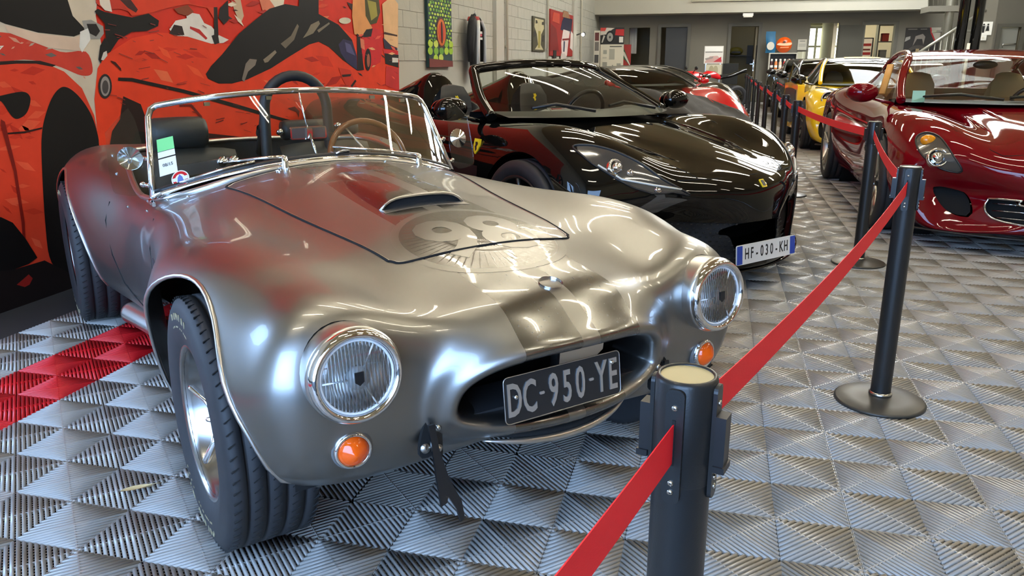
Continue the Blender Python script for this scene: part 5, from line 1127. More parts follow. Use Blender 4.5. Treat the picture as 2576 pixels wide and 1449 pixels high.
def belt(a, b, label, sag=.02, ra=.038, rb=.038):
    a, b = Vector((a[0], a[1], HP - .070)), Vector((b[0], b[1], HP - .070)); d = (b - a).normalized(); a = a + d * ra; b = b - d * rb; n = 15; V = []; s_ = Vector((d.y, -d.x, 0)) * .0007
    for k in range(n + 1):
        t = k / n; q = a.lerp(b, t) - Vector((0, 0, sag * 4 * t * (1 - t)))
        for dz, o in ((-.025, 1), (.025, 1), (.025, -1), (-.025, -1)): V.append(tuple(q + s_ * o + Vector((0, 0, dz))))
    F = [(4 * k + j, 4 * k + (j + 1) % 4, 4 * k + 4 + (j + 1) % 4, 4 * k + 4 + j) for k in range(n) for j in range(4)] + [(0, 1, 2, 3), (4 * n, 4 * n + 3, 4 * n + 2, 4 * n + 1)]
    mb = MB(); mb.add(V, F); return tag(mb.build('barrier_belt', M_belt), label, 'barrier belt', 'red barrier belts')
belt(pts[0], (-.60, -3.0), 'red barrier belt pulled out of the slot of the nearest post', .02)
belt(pts[0], pts[1], 'long red barrier belt between the nearest post and the wide based post', .03)
belt(pts[1], pts[2], 'red barrier belt in front of the maroon coupe front wheel', .03)
belt(pts[2], pts[3], 'red barrier belt across the maroon coupe flank and yellow coupe nose', .02)
for i, nm in enumerate(('along the maroon coupe rear flank', 'from the maroon coupe tail to the yellow coupe nose', 'along the yellow coupe front half', 'along the yellow coupe rear half', 'from the yellow coupe tail to the black coupe nose', 'along the black coupe flank', 'from the black coupe tail to the charcoal coupe nose', 'along the charcoal coupe, ending near the office doorway')): belt(pts[i + 3], pts[i + 4], 'short red aisle barrier belt ' + nm, .015)
# ================================================================== BACK WALL
def BX(u, Y=YB, v=110): return on_y(u, v, Y)[0]
def BZ(v, Y=YB, u=1900): return on_y(u, v, Y)[2]
zt = BZ(66)
ops = [('open', 1582, 1634, zt), ('leaf', 1662, 1728, zt), ('open', 1838, 1906, zt), ('open', 2035, 2107, BZ(60)), ('open', 2172, 2246, zt), ('leaf', 2512, 2562, BZ(76))]
x0 = XL; n = 0; segs = []
for kind, ua, ub, z in ops: segs.append((x0, BX(ua))); x0 = BX(ub)
segs.append((x0, XR))
mb = MB()
for a, b in segs: mb.box(((a + b) / 2, YB + .1, ZC / 2), (b - a, .2, ZC))
for kind, ua, ub, z in ops: mb.box(((BX(ua) + BX(ub)) / 2, YB + .1, (z + ZC) / 2), (BX(ub) - BX(ua), .2, ZC - z))
zs = BZ(160); mb.box(((BX(2035) + BX(2107)) / 2, YB + .1, .45), (BX(2107) - BX(2035), .2, .9))
struct(mb.build('wall_back', M_dark))
# rooms behind
M_room = mat('office_paint', S(150, 142, 118), .8); M_wroom = mat('white_room_paint', S(236, 226, 196), .8)
struct(MB().box((-.5, YB + 3.3, 1.6), (7.2, .1, 3.4)).box((-.5, YB + 1.8, 3.2), (7.2, 3.2, .1)).box((-4.1, YB + 1.8, 1.6), (.1, 3.2, 3.3)).build('wall_office', M_room))
struct(MB().box((5.6, YB + 3.3, 1.6), (4.9, .1, 3.4)).box((5.6, YB + 1.8, 3.2), (4.9, 3.2, .1)).box((3.15, YB + 1.8, 1.6), (.1, 3.2, 3.3)).box((8.1, YB + 1.8, 1.6), (.1, 3.2, 3.3)).build('wall_workshop', M_wroom))
for x in (4.2, 6.6):  # unseen glowing panels added to brighten the white room
    t = thing('room_fill_lamp', {4.2: 'unseen fill panel added to light the white room over the arched window opening', 6.6: 'unseen fill panel added to light the white room over the storage rack'}[x], 'lamp', (x, YB + 1.7, 3.1), 0, 'added fill panels in the back room')
    MB().box((0, 0, .02), (1.3, .7, .04)).build('lamp_body', M_lampbody, t); MB().box((0, 0, -.01), (1.2, .6, .02)).build('diffuser', mat('fill_diffuser', (1, 1, 1), .5, emis=(1, .95, .8, 1), estr=9), t)
t = thing('room_fill_lamp', 'unseen fill panel added to light the office behind the open door', 'lamp', (.6, YB + 1.7, 3.1), 0)  # unseen glowing panel added to lift the office interior
MB().box((0, 0, .02), (.8, .4, .04)).build('lamp_body', M_lampbody, t); MB().box((0, 0, -.01), (.7, .3, .02)).build('diffuser', mat('fill_diffuser_dim', (1, 1, 1), .5, emis=(1, .92, .72, 1), estr=9), t)
# frames and leaves
def dframe(name, ua, ub, z, w_=.10):
    a, b = BX(ua), BX(ub)
    return struct(MB().box((a - w_ / 2, YB - .02, z / 2), (w_, .08, z)).box((b + w_ / 2, YB - .02, z / 2), (w_, .08, z)).box(((a + b) / 2, YB - .02, z + w_ / 2), (b - a + 2 * w_, .08, w_)).build(name, M_frame))
d1 = dframe('door_1', 1662, 1728, zt)
MB().box(((BX(1674) + BX(1728)) / 2, YB + .06, zt / 2), (BX(1728) - BX(1674), .05, zt - .02)).build('door_leaf', mat('door_slate', S(52, 54, 54), .45), d1); MB().ball((BX(1672), YB - .02, 1.05), .035, 8).build('door_knob', M_chrome, d1)
d2 = dframe('door_2', 1838, 1906, zt)
MB().box((BX(1903) - .02, YB + .55, zt / 2), (.05, .95, zt - .02)).build('door_leaf', mat('door_wood', S(120, 110, 86), .5), d2)
h = MB().box((BX(1899), YB - .04, 1.1), (.03, .03, .34)).box((BX(1895), YB - .04, 1.14), (.12, .03, .03)).build('door_handle', M_chrome, d2)
d3 = dframe('door_3', 2172, 2246, zt)
MB().box(((BX(2108) + BX(2168)) / 2, YB - .06, zt / 2), (BX(2168) - BX(2108), .05, zt)).build('door_leaf', mat('door_dark', S(78, 76, 66), .6), d3)
d4 = dframe('door_4', 2512, 2562, BZ(76)); MB().box(((BX(2512) + BX(2556)) / 2, YB + .04, BZ(76) / 2), (BX(2556) - BX(2512), .05, BZ(76) - .02)).build('door_leaf', mat('door_pale', S(150, 150, 140), .5), d4); MB().tube([(BX(2522), YB - .03, BZ(124)), (BX(2522), YB - .03, BZ(116)), (BX(2555), YB - .03, BZ(115))], .02, 6).build('door_handle', M_steel, d4)
# bright inner window seen through the big opening
w4 = struct(MB().box((BX(2071, YB + 3.2), YB + 3.23, BZ(118, YB + 3.2)), (1.5, .02, 1.25)).build('window_9', mat('window_daylight', (.95, 1, .85), .5, emis=(.93, 1, .78, 1), estr=2.6)))
for i in range(4): MB().box((BX(2071, YB + 3.2) - .75 + .5 * i, YB + 3.19, BZ(118, YB + 3.2)), (.07, .04, 1.3)).build('mullion', M_white, w4)
for i in range(3): MB().box((BX(2071, YB + 3.2), YB + 3.18, BZ(118, YB + 3.2) - .62 + .62 * i), (1.55, .04, .07)).build('glazing_bar', M_white, w4)
struct(MB().box(((BX(2035) + BX(2107)) / 2, YB - .05, .92), (BX(2107) - BX(2035) + .2, .25, .05)).build('trim_1', M_white))
# mezzanine front with side return
YM = 23.0; zm = (on_y(1505, 36, YM)[2] + on_y(2330, 24, YM)[2]) / 2; xm = on_y(2335, 15, YM)[0]
struct(MB().box(((XL + xm) / 2, (YM + YB) / 2, (zm + ZC) / 2), (xm - XL, YB - YM, ZC - zm)).build('wall_mezzanine', M_mezz))
a = on_y(1740, 5, YM); b = on_y(2310, 5, YM)
struct(MB().box(((a[0] + b[0]) / 2, YM - .03, a[2] + .8), (b[0] - a[0], .05, 1.6)).build('trim_2', mat('mezz_panel', S(160, 153, 130), .6)))
el = thing('emergency_light', 'small white emergency light under the mezzanine edge', 'light', (BX(1877, YM - .1), YM + .1, zm - .10))
MB().box((0, 0, .04), (.30, .12, .08), None).build('light_housing', M_white, el); MB().box((0, -.02, -.02), (.26, .09, .04)).build('light_cover', M_lampbody, el)
# ------------------------------------------------------------------ things on the left block wall
def wall_rect(u0, v0, u1, v1, x=XL + .02):
    a, b = on_x(u0, v0, x), on_x(u1, v1, x); return a[1], b[1], min(a[2], b[2]), max(a[2], b[2])
ya, yb, za, zb = wall_rect(1066, -60, 1132, 168)
pt = thing('lizard_eye_painting', 'tall green scaly reptile eye painting on canvas hung on the grey wall', 'painting', (XL + .02, (ya + yb) / 2, za))
hw, hh = (yb - ya) / 2, zb - za; M_dkg = mat('scale_line', S(20, 52, 50), .6)
MB().box((.02, 0, hh / 2), (.04, 2 * hw, hh)).build('canvas', M_dkg, pt)
ey, ez, ea, eb = .02, on_x(1100, 82, XL)[2] - za, hw * .36, hh * .155
cols = [S(150, 190, 40), S(176, 204, 60), S(120, 170, 40), S(200, 214, 90), S(96, 150, 48)]; cnt = 0; r_ = random.Random(3)
for i in range(9):
    for j in range(24):
        y = -hw + (i + .5 + (j % 2) * .5) * 2 * hw / 9; z = (j + .5) * hh / 24; y += r_.uniform(-.03, .03) * hw; z += r_.uniform(-.006, .006) * hh
        if abs(y) > hw - .03 or ((y - ey) / (ea * 1.25)) ** 2 + ((z - ez) / (eb * 1.18)) ** 2 < 1 or z < .1 * hh: continue
        big = z < .30 * hh
        if big and (i % 2 or j % 2): continue
        a, b = (hw * .19, hh * .045) if big else (hw * .088 * r_.uniform(.75, 1), hh * .0175 * r_.uniform(.75, 1.1))
        MB().prism(ell(y, z, a, b, 10), .04, .044, Matrix(((0, 0, 1, 0), (1, 0, 0, 0), (0, 1, 0, 0), (0, 0, 0, 1)))).build('scale', mat('scale_%d' % (cnt % 5), cols[cnt % 5], .5), pt); cnt += 1
PX = Matrix(((0, 0, 1, 0), (1, 0, 0, 0), (0, 1, 0, 0), (0, 0, 0, 1)))
for f, c_, h_, nm in ((1.15, S(80, 30, 20), .046, 'eye_rim'), (1.0, S(214, 110, 40), .048, 'iris'), (.72, S(206, 60, 30), .05, 'iris_inner')): MB().prism(ell(ey, ez, ea * f, eb * f, 28), .04, h_, PX).build(nm, mat('eye_' + nm, c_, .4, noise=.3, scale=4), pt)
MB().prism(ell(ey, ez, ea * .16, eb * .8, 16), .04, .056, PX).build('pupil', M_black, pt)
MB().prism([(-hw, 0), (hw, 0), (hw, .07 * hh), (-hw, .10 * hh)], .04, .046, PX).build('lower_edge', mat('paint_maroon', S(110, 40, 30), .6), pt)
# racing suit on a hanger
ya, yb, za, zb = wall_rect(1172, 22, 1205, 190, XL + .12)
su = thing('racing_suit', 'black racing suit with white side stripes hanging on the grey wall', 'suit', (XL + .14, (ya + yb) / 2, za))
sw_, sh_ = (yb - ya) / 2, zb - za
prof = [(0, .36), (.15, .5), (.30, .62), (.45, .70), (.60, .78), (.75, .80), (.84, .62), (.90, .30), (.94, .14)]
P = np.array([[(.10 * math.sqrt(max(0, 1 - k * k)) * (1 if z < .8 else .6) - .02, k * w_ * sw_, z * sh_ + .01 * math.sin(9 * k + 20 * z)) for k in np.linspace(-1, 1, 13)] for z, w_ in prof])
MB().grid(P).build('suit_body', mat('suit_cloth', (.012, .012, .013), .8, bump=.3, bscale=30), su)
for s_ in (-1, 1):
    MB().tube([(.03, s_ * sw_ * .35, .86 * sh_), (.045, s_ * sw_ * .8, .75 * sh_), (.04, s_ * sw_ * .98, .5 * sh_), (.04, s_ * sw_ * .92, .22 * sh_)], [.05, .065, .06, .045], 8).build('sleeve', mat('suit_cloth', (.012, .012, .013), .8), su)
    MB().tube([(.10, s_ * sw_ * .28, .84 * sh_), (.125, s_ * sw_ * .50, .72 * sh_), (.125, s_ * sw_ * .58, .45 * sh_), (.12, s_ * sw_ * .55, .12 * sh_)], .03, 6, flat=.3).build('white_stripe', M_white, su)
for k, (z, w_) in enumerate(((.66, .20), (.62, .16), (.57, .22))): MB().box((.115, 0, z * sh_), (.006, w_ * sw_ * 2, .035)).build('chest_patch', mat('patch_%d' % k, S(*[(210, 205, 200), (190, 60, 80), (200, 200, 190)][k]), .6), su)
MB().tube([(.02, 0, .93 * sh_), (.02, 0, .99 * sh_), (.02, .03, 1.0 * sh_)], .006, 6).build('hanger_hook', M_steel, su); MB().lathe([(.10, .84 * sh_), (.085, .90 * sh_), (.075, .90 * sh_)], 16).build('collar', mat('collar_red', S(150, 40, 36), .7), su)
# framed pictures
def art(u0, v0, u1, v1, label, base, blobs, name='wall_art'):
    ya, yb, za, zb = wall_rect(u0, v0, u1, v1); w_, h_ = yb - ya, zb - za
    t = thing(name, label, 'picture', (XL + .016, ya, za))
    MB().box((.015, w_ / 2, h_ / 2), (.03, w_, h_)).build('board', mat('art_%d' % u0, S(*base), .6), t)
    for k, (pl_, c_) in enumerate(blobs): MB().prism([(a * w_, b * h_) for a, b in pl_], .03, .032 + .0012 * k, PX).build('print', mat('art_%d_%d' % (u0, k), S(*c_), .55, noise=.2, scale=5), t)
art(1338, 40, 1368, 130, 'narrow khaki picture with pale leopard-like shape on the block wall', (70, 66, 48), [([(.15, .05), (.4, .2), (.3, .5), (.1, .7), (.15, .95), (.85, .95), (.9, .7), (.65, .5), (.62, .2), (.85, .05)], (190, 180, 140)), ([(.4, .1), (.55, .1), (.6, .6), (.42, .6)], (150, 136, 60)), ([(.05, .4), (.25, .45), (.2, .6), (.05, .55)], (40, 38, 34)), ([(.75, .3), (.95, .3), (.95, .5), (.8, .48)], (50, 46, 40)), ([(.2, .8), (.35, .82), (.3, .9), (.2, .9)], (60, 56, 44)), ([(.7, .8), (.85, .8), (.85, .9), (.72, .88)], (46, 42, 38))])
art(1382, 22, 1447, 142, 'large red collage of a racing scene on the block wall', (150, 34, 32), [([(.0, .1), (.3, .1), (.2, .6), (.0, .7)], (120, 24, 24)), ([(.35, .6), (.75, .55), (.8, .9), (.5, .95), (.4, .8)], (30, 32, 60)), ([(.4, .05), (.6, .0), (.65, .35), (.7, .6), (.45, .62), (.38, .3)], (222, 206, 198)), ([(.72, .2), (.85, .12), (.9, .5), (.75, .62)], (214, 200, 190)), ([(.45, .1), (.5, .1), (.52, .35), (.46, .35)], (70, 74, 90)), ([(.85, .3), (1, .3), (1, .6), (.9, .7)], (96, 80, 70)), ([(.05, .75), (.3, .72), (.3, .95), (.1, .95)], (190, 70, 50)), ([(.4, .9), (.7, .9), (.62, 1.05), (.45, 1.05)], (150, 110, 80)), ([(.1, -.06), (.2, -.06), (.2, .12), (.1, .12)], (24, 22, 22)), ([(.36, -.08), (.6, -.04), (.5, .06), (.38, .06)], (200, 190, 180)), ([(.42, .36), (.7, .40), (.7, .44), (.42, .40)], (120, 20, 24))])
# conduits, pilasters and spot lamp
M_cond = mat('conduit_paint', S(186, 180, 160), .5)
for u in (1277, 1379, 1463):
    y = on_x(u, 80, XL + .06)[1]; t = thing('wall_conduit', {1277: 'pale vertical pipe beside the racing suit bay', 1379: 'pale vertical pipe between the two pictures', 1463: 'pale vertical pipe carrying the small spot lamp'}[u], 'pipe', (XL + .05, y, 0))
    MB().tube([(0, 0, .02), (0, 0, ZC - .05)], .025, 8).build('pipe', M_cond, t)
    for z in (1.5, 3.0, 4.5): MB().box((-.012, 0, z), (.035, .09, .03)).build('pipe_clip', M_cond, t)
for u in (1262, 1450):
    y = on_x(u, 80, XL + .1)[1]; struct(MB().box((XL + .04, y, ZC / 2), (.07, .5, ZC)).build('trim_3', M_wall))
y = on_x(1466, 88, XL + .25)[1]; z = on_x(1466, 88, XL + .25)[2]
t = thing('spot_lamp', 'small lit clamp spot lamp on the far wall pipe', 'lamp', (XL + .08, y, z)); MB().tube([(0, 0, 0), (.12, 0, .04)], .015, 6).build('lamp_arm', M_black, t); MB().lathe([(.02, -.06), (.06, .05), (.05, .05)], 14, frame((.17, 0, .02), (.6, -.7, -.1))).build('lamp_head', M_black, t)
MB().ball((.18, -.03, .01), .045, 8).build('lamp_bulb', mat('spot_bulb', (1, 1, 1), .5, emis=(1, .95, .8, 1), estr=14), t)
# ------------------------------------------------------------------ things along the back wall
def slab(u0, v0, u1, v1, Y): a, b = on_y(u0, v0, Y), on_y(u1, v1, Y); return a[0], b[0], b[2], a[2]
PY = Matrix(((1, 0, 0, 0), (0, 0, -1, 0), (0, 1, 0, 0), (0, 0, 0, 1)))   # local xy -> world xz, z -> -y
def board(name, label, cat, u0, v0, u1, v1, Y, base, blobs, thick=.03, legs=False, group=None):
    xa, xb, za, zb = slab(u0, v0, u1, v1, Y); w_, h_ = xb - xa, zb - za
    t = thing(name, label, cat, (xa, Y, 0 if legs else za), 0, group); o = za if legs else 0
    MB().box((w_ / 2, thick / 2, o + h_ / 2), (w_, thick, h_)).build('board', mat('brd_%d_%d' % (u0, v0), S(*base), .5), t)
    for k, (pl_, c_) in enumerate(blobs): MB().prism([(a * w_, o + b * h_) for a, b in pl_], 0, .003 + .0015 * k, PY).build('print', mat('brd_%d_%d_%d' % (u0, v0, k), S(*c_), .5), t)
    if legs:
        for x in (.12 * w_, .88 * w_): MB().box((x, .05, za / 2), (.04, .04, za)).build('leg', M_steel, t)
        MB().box((w_ / 2, .05, .015), (w_, .4, .03)).build('foot', M_black, t)
    return t
YS = 22.0
q4 = lambda a, b, c_, d: [(a, b), (c_, b), (c_, d), (a, d)]
board('car_banner', 'upright banner with a close up of a white and red car wheel', 'banner', 1511, 70, 1569, 111, YS, (36, 34, 32), [([(0, .55), (.25, .6), (.5, .9), (.6, .97), (.3, 1), (0, 1)], (200, 190, 176)), ([(.62, .55), (1, .5), (1, .9), (.65, .9)], (176, 36, 34)), ([(0, .8), (.2, .8), (.25, 1), (0, 1)], (190, 60, 50)), (ell(.42, .45, .19, .38, 20), (18, 16, 16)), (ell(.41, .43, .13, .27, 20), (150, 148, 140)), (ell(.41, .43, .04, .08, 12), (50, 48, 46)), (q4(.8, .1, .97, .45), (216, 212, 200)), ([(.1, .1), (.2, .5), (.14, .55), (.05, .1)], (190, 184, 172))], .02, True)
board('info_panel', 'white information panel with grey text blocks below the car banner', 'sign', 1511, 112, 1567, 175, YS - .6, (206, 200, 178), [(q4(.12, .62, .28, .78), (150, 150, 136)), (q4(.38, .4, .62, .82), (160, 158, 142)), (q4(.1, .12, .3, .3), (140, 138, 124)), (q4(.72, .05, .9, .25), (150, 148, 134)), (q4(.4, .9, .92, .94), (90, 88, 80)), ([(.45, .05), (.6, .02), (.55, .2)], (120, 118, 106)), (q4(.1, .45, .28, .5), (176, 172, 154))], .02, True)
board('narrow_poster', 'narrow upright poster with black and red pictures beside the info panel', 'poster', 1495, 77, 1507, 178, YS - 1.2, (196, 190, 172), [(q4(.15, .75, .85, .95), (90, 40, 36)), (q4(.15, .5, .85, .72), (110, 104, 96)), (q4(.15, .2, .85, .4), (70, 68, 64))], .03, True)
board('flag_banner', 'green and red slanted flag banner behind the info panel', 'banner', 1566, 112, 1586, 165, YS + .4, (150, 42, 36), [([(0, 1), (0, .4), (.5, .2), (.9, 0), (1, 0), (.3, .7)], (40, 90, 60)), ([(0, .6), (.9, 0), (1, 0), (.3, .62), (0, .75)], (200, 196, 180))], .02, True)
board('display_screen', 'white display stand showing a car photo beside the open office door', 'sign', 1773, 116, 1818, 160, YS, (220, 216, 206), [(q4(.05, .64, .95, .67), (60, 58, 56)), ([(.05, .1), (.3, .42), (.7, .45), (.95, .2), (.95, .05), (.05, .05)], (196, 160, 150)), ([(.5, .1), (.9, .4), (.92, .1)], (190, 50, 60)), (q4(.05, .7, .95, .97), (236, 234, 226)), ([(.05, .3), (.5, .42), (.45, .3), (.1, .2)], (150, 140, 134))], .04, True)
board('lower_display', 'small cream display card under the white display stand', 'sign', 1776, 162, 1814, 192, YS - .6, (196, 190, 164), [(ell(.35, .5, .16, .4, 14), (160, 152, 120)), (ell(.62, .5, .16, .4, 14), (164, 156, 124))], .03, True)
board('wall_notice', 'upper white paper notice beside the bright opening', 'notice', 2008, 99, 2028, 126, YB - .05, (196, 192, 176), [(q4(.2, .8, .8, .86), (110, 108, 100)), (q4(.1, .3, .9, .6), (176, 172, 158))], .02)
board('wall_notice', 'lower pale paper notice beside the bright opening', 'notice', 2006, 130, 2025, 148, YB - .05, (190, 188, 160), [(q4(.6, 0, .8, 1), (214, 212, 190))], .02)
board('engine_poster', 'large poster of a car engine with a red and white nose on the dark wall', 'poster', 2280, 70, 2358, 140, YB - .05, (44, 42, 40), [([(.7, 1), (1, 1), (1, .5), (.85, .55), (.72, .8)], (176, 170, 156)), ([(.68, 1), (.72, .8), (.86, .5), (.9, .5), (.76, .82), (.72, 1)], (170, 40, 44)), ([(.25, .35), (.3, .7), (.5, .78), (.58, .68), (.55, .4), (.5, .6), (.35, .6)], (140, 132, 124)), (ell(.42, .1, .32, .28, 20), (70, 66, 62)), (ell(.42, .05, .26, .2, 20), (24, 22, 22)), (q4(.45, .05, .6, .2), (50, 60, 140)), (q4(.35, .15, .45, .25), (170, 150, 110)), ([(.0, .5), (.15, .6), (.15, .7), (.02, .66)], (160, 158, 150)), ([(0, 0), (.18, .02), (.2, .15), (.05, .16)], (180, 170, 150)), (q4(.06, .93, .32, .96), (120, 116, 108)), (q4(.42, .93, .6, .96), (120, 116, 108))], .03)
board('red_car_picture', 'framed picture of three red cars inside the white back room', 'picture', 2168, 95, 2192, 150, YB + 3.1, (226, 214, 200), [(q4(.1, .62, .85, .74), (150, 40, 40)), (q4(.1, .42, .8, .5), (110, 50, 46)), (q4(.1, .22, .85, .34), (160, 44, 44)), (q4(.9, 0, 1, 1), (24, 22, 22)), (q4(0, .96, 1, 1), (24, 22, 22))], .03)
# shelf with bottles
xa, xb, za, zb = slab(1935, 133, 2003, 183, YS + 1.4); Y = YS + 1.4; w_ = xb - xa
sf = thing('bottle_shelf', 'grey metal shelf rack stocked with car care bottles', 'shelf', (xa, Y, 0))
M_shelf = mat('shelf_metal', S(180, 176, 160), .45)
for x in (.02, w_ - .02): MB().box((x, .2, zb / 2), (.04, .4, zb)).build('side_panel', M_shelf, sf)
MB().box((w_ / 2, .39, zb / 2), (w_, .02, zb)).build('back_panel', M_black, sf); levels = [zb, zb - .48, zb - .96, .15]
for z in levels: MB().box((w_ / 2, .2, z - .015), (w_ - .06, .38, .03)).build('shelf_board', M_shelf, sf)
bt = None; cs = [S(170, 40, 50), S(200, 120, 120), S(60, 20, 24), S(210, 120, 60), S(220, 190, 160), S(190, 60, 60)]
def bottle(x, z, k, lv):
    b = thing('bottle', '%s car care bottle with pale cap on the %s board of the bottle shelf' % (('red', 'pink', 'dark maroon', 'orange', 'cream', 'coral')[k], lv), 'bottle', (xa + x, Y + .12, z), 0, 'bottles on the shelf rack')
    MB().lathe([(.001, .001), (.045, .001), (.047, .02), (.047, .19), (.03, .23), (.02, .24)], 12).build('bottle_body', mat('bottle_%d' % k, cs[k], .35), b); MB().lathe([(.026, .235), (.03, .25), (.03, .30), (.001, .305)], 10).build('bottle_cap', M_white, b)
    MB().lathe([(.0482, .05), (.0482, .12)], 12).build('bottle_label', M_white, b)
for li in (1, 2):
    for j in range(6): bottle(.10 + (w_ - .2) * j / 5, levels[li] + .001, (j + 2 * li) % 6, ('', 'upper', 'lower')[li])
rs = thing('round_sign', 'round orange advertising disc standing on top of the bottle shelf', 'sign', ((BX(1973, Y)), Y + .1, zb)); rr = (on_y(1994, 112, Y)[0] - on_y(1954, 112, Y)[0]) / 2
MB().lathe([(rr, -.02), (rr, .02), (.001, .03)], 36, frame((0, 0, rr), (0, -1, 0))).build('disc', mat('sign_orange', S(216, 84, 14), .3, coat=.4), rs)
Mr = frame((0, -.032, rr), (0, -1, 0), (1, 0, 0)); MB().prism(smooth_poly([(-.9 * rr, .05 * rr), (-.6 * rr, .25 * rr), (0, .2 * rr), (.9 * rr, .3 * rr), (.9 * rr, .02 * rr), (.4 * rr, -.1 * rr), (-.5 * rr, -.06 * rr)], 3), 0, .004, Mr).build('disc_band', mat('sign_cream', S(240, 190, 150), .4), rs)
MB().prism([(-.5 * rr, -.4 * rr), (.6 * rr, -.36 * rr), (.65 * rr, -.24 * rr), (-.4 * rr, -.26 * rr)], 0, .004, Mr).build('disc_script', mat('sign_peach', S(232, 140, 90), .4), rs); MB().prism(ell(0, .36 * rr, .2 * rr, .13 * rr, 12), 0, .004, Mr).build('disc_mark', mat('sign_brown', S(70, 40, 20), .4), rs)
tw = thing('blue_bag', 'small blue and white bag next to the round orange sign', 'bag', (BX(1942, Y) - .03, Y + .12, zb)); MB().grid(np.array([[(.14 * k + .02 * math.sin(z * 9), -.06 * (1 - k * k) * math.sin(min(3.1, .3 + z * 6)), z) for k in np.linspace(-1, 1, 7)] for z in np.linspace(0.0, .62, 8)])).build('bag_body', mat('bag_blue', S(30, 100, 140), .5), tw)
MB().prism(ell(0, .2, .11, .12, 14), .062, .066, PY).build('bag_print', mat('bag_print', S(200, 196, 180), .5), tw)
# office behind the open door: shelf with plant, screen, chair
ZO = on_y(1860, 140, YB + 2.6)[2]; XO = on_y(1855, 140, YB + 2.6)[0]
osf = thing('office_shelf', 'thin wall shelf inside the office', 'shelf', (XO, YB + 3.1, ZO)); MB().box((0, 0, 0), (1.0, .3, .03)).build('shelf_board', M_black, osf); MB().box((-.3, .1, -.08), (.03, .1, .16)).build('shelf_bracket', M_black, osf)
hp = thing('olive_helmet', 'olive helmet on the office wall shelf', 'helmet', (XO - .05, YB + 3.05, ZO + .016)); MB().ball((0, 0, .14), .15, 10, sc=(1.6, .9, .9)).build('helmet_shell', mat('olive_paint', S(120, 112, 46), .4, noise=.3, scale=8), hp); MB().box((0, -.13, .10), (.3, .03, .06)).build('helmet_visor', M_black, hp)
sc_ = thing('wall_screen', 'black wall mounted screen inside the office', 'screen', (on_y(1891, 150, YB + 2.9)[0], YB + 3.1, on_y(1891, 160, YB + 2.9)[2])); MB().box((0, 0, .3), (.34, .06, .62)).build('screen_body', M_black, sc_); MB().box((0, .1, .3), (.1, .14, .1)).build('screen_mount', M_steel, sc_)
ch = thing('office_chair', 'black office chair standing in the doorway', 'chair', (on_y(1836, 200, YB - .9)[0], YB - .8, 0))
MB().box((0, 0, .47), (.5, .5, .09), bev=.1).build('seat', M_leather, ch); MB().box((0, .22, .85), (.46, .08, .62), Matrix.Rotation(.1, 4, 'X')).build('backrest', M_leather, ch); MB().tube([(0, 0, .43), (0, 0, .1)], .03, 8).build('gas_lift', M_chrome, ch)
for k in range(5): MB().tube([(0, 0, .12), (.3 * math.cos(k * 1.257), .3 * math.sin(k * 1.257), .06)], .02, 6).build('chair_foot', M_black, ch); MB().ball((.3 * math.cos(k * 1.257), .3 * math.sin(k * 1.257), .03), .03, 6).build('castor', M_black, ch)
# ------------------------------------------------------------------ red motorcycle
mo = thing('red_motorcycle', 'red sport motorcycle with white details parked before the display stand', 'motorcycle', (on_y(1790, 215, 19.0)[0], 19.2, 0), math.radians(205))
for x in (.72, -.70):
    M = frame((x, 0, .31), (0, 1, 0)); MB().lathe([(.20, -.06), (.25, -.075), (.30, -.05), (.31, 0), (.30, .05), (.25, .075), (.20, .06)], 28, M).build('tyre', M_rubber, mo)
    r_m = MB().lathe([(.20, -.05), (.19, 0), (.20, .05)], 24, M).build('rim', M_darkrim, mo)
    for k in range(5): MB().tube([tuple(M @ Vector((.03 * math.cos(k * 1.257), .03 * math.sin(k * 1.257), 0))), tuple(M @ Vector((.19 * math.cos(k * 1.257), .19 * math.sin(k * 1.257), 0)))], .014, 6).build('spoke', M_darkrim, r_m)
MB().grid(np.array([[(x, w_ * math.sin(a), z + h_ * math.cos(a)) for a in np.linspace(-2.2, 2.2, 11)] for x, w_, z, h_ in ((.92, .03, .80, .06), (.78, .20, .82, .16), (.55, .24, .80, .20), (.3, .2, .75, .2), (.2, .14, .72, .14))])).build('front_fairing', M_redp, mo)
MB().grid(np.array([[(x, w_ * math.sin(a), z + h_ * math.cos(a)) for a in np.linspace(-2.0, 2.0, 11)] for x, w_, z, h_ in ((.30, .10, .86, .06), (.15, .17, .88, .12), (-.05, .16, .86, .12), (-.22, .08, .80, .08))])).build('fuel_tank', M_redp, mo)
MB().grid(np.array([[(x, w_ * math.sin(a), z + .06 * math.cos(a)) for a in np.linspace(-2.2, 2.2, 9)] for x, w_, z in ((-.2, .10, .80), (-.5, .13, .86), (-.85, .06, .97), (-.95, .02, .98))])).build('tail_unit', M_blkpaint, mo)
MB().box((-.38, 0, .86), (.36, .22, .06), bev=.05).build('seat', M_leather, mo); MB().box((0, 0, .48), (.5, .28, .34), bev=.1).build('engine', M_darkrim, mo)
for s_ in (-1, 1):
    MB().tube([(.45, s_ * .10, .92), (.72, s_ * .10, .31)], .025, 8).build('fork_leg', M_chrome, mo); MB().tube([(.42, s_ * .08, .93), (.38, s_ * .32, .90)], .016, 6).build('handlebar', M_black, mo); MB().ball((.60, s_ * .34, 1.06), .06, 8, sc=(.6, 1.3, .8)).build('mirror', M_black, mo); MB().tube([(.60, s_ * .3, 1.05), (.6, s_ * .16, .94)], .01, 5).build('mirror_stem', M_black, mo)
    MB().tube([(-.1, s_ * .14, .40), (-.70, s_ * .09, .31)], .028, 6).build('swing_arm', M_alu2, mo); MB().ball((.88, s_ * .08, .83), .045, 8).build('headlamp', M_white, mo)
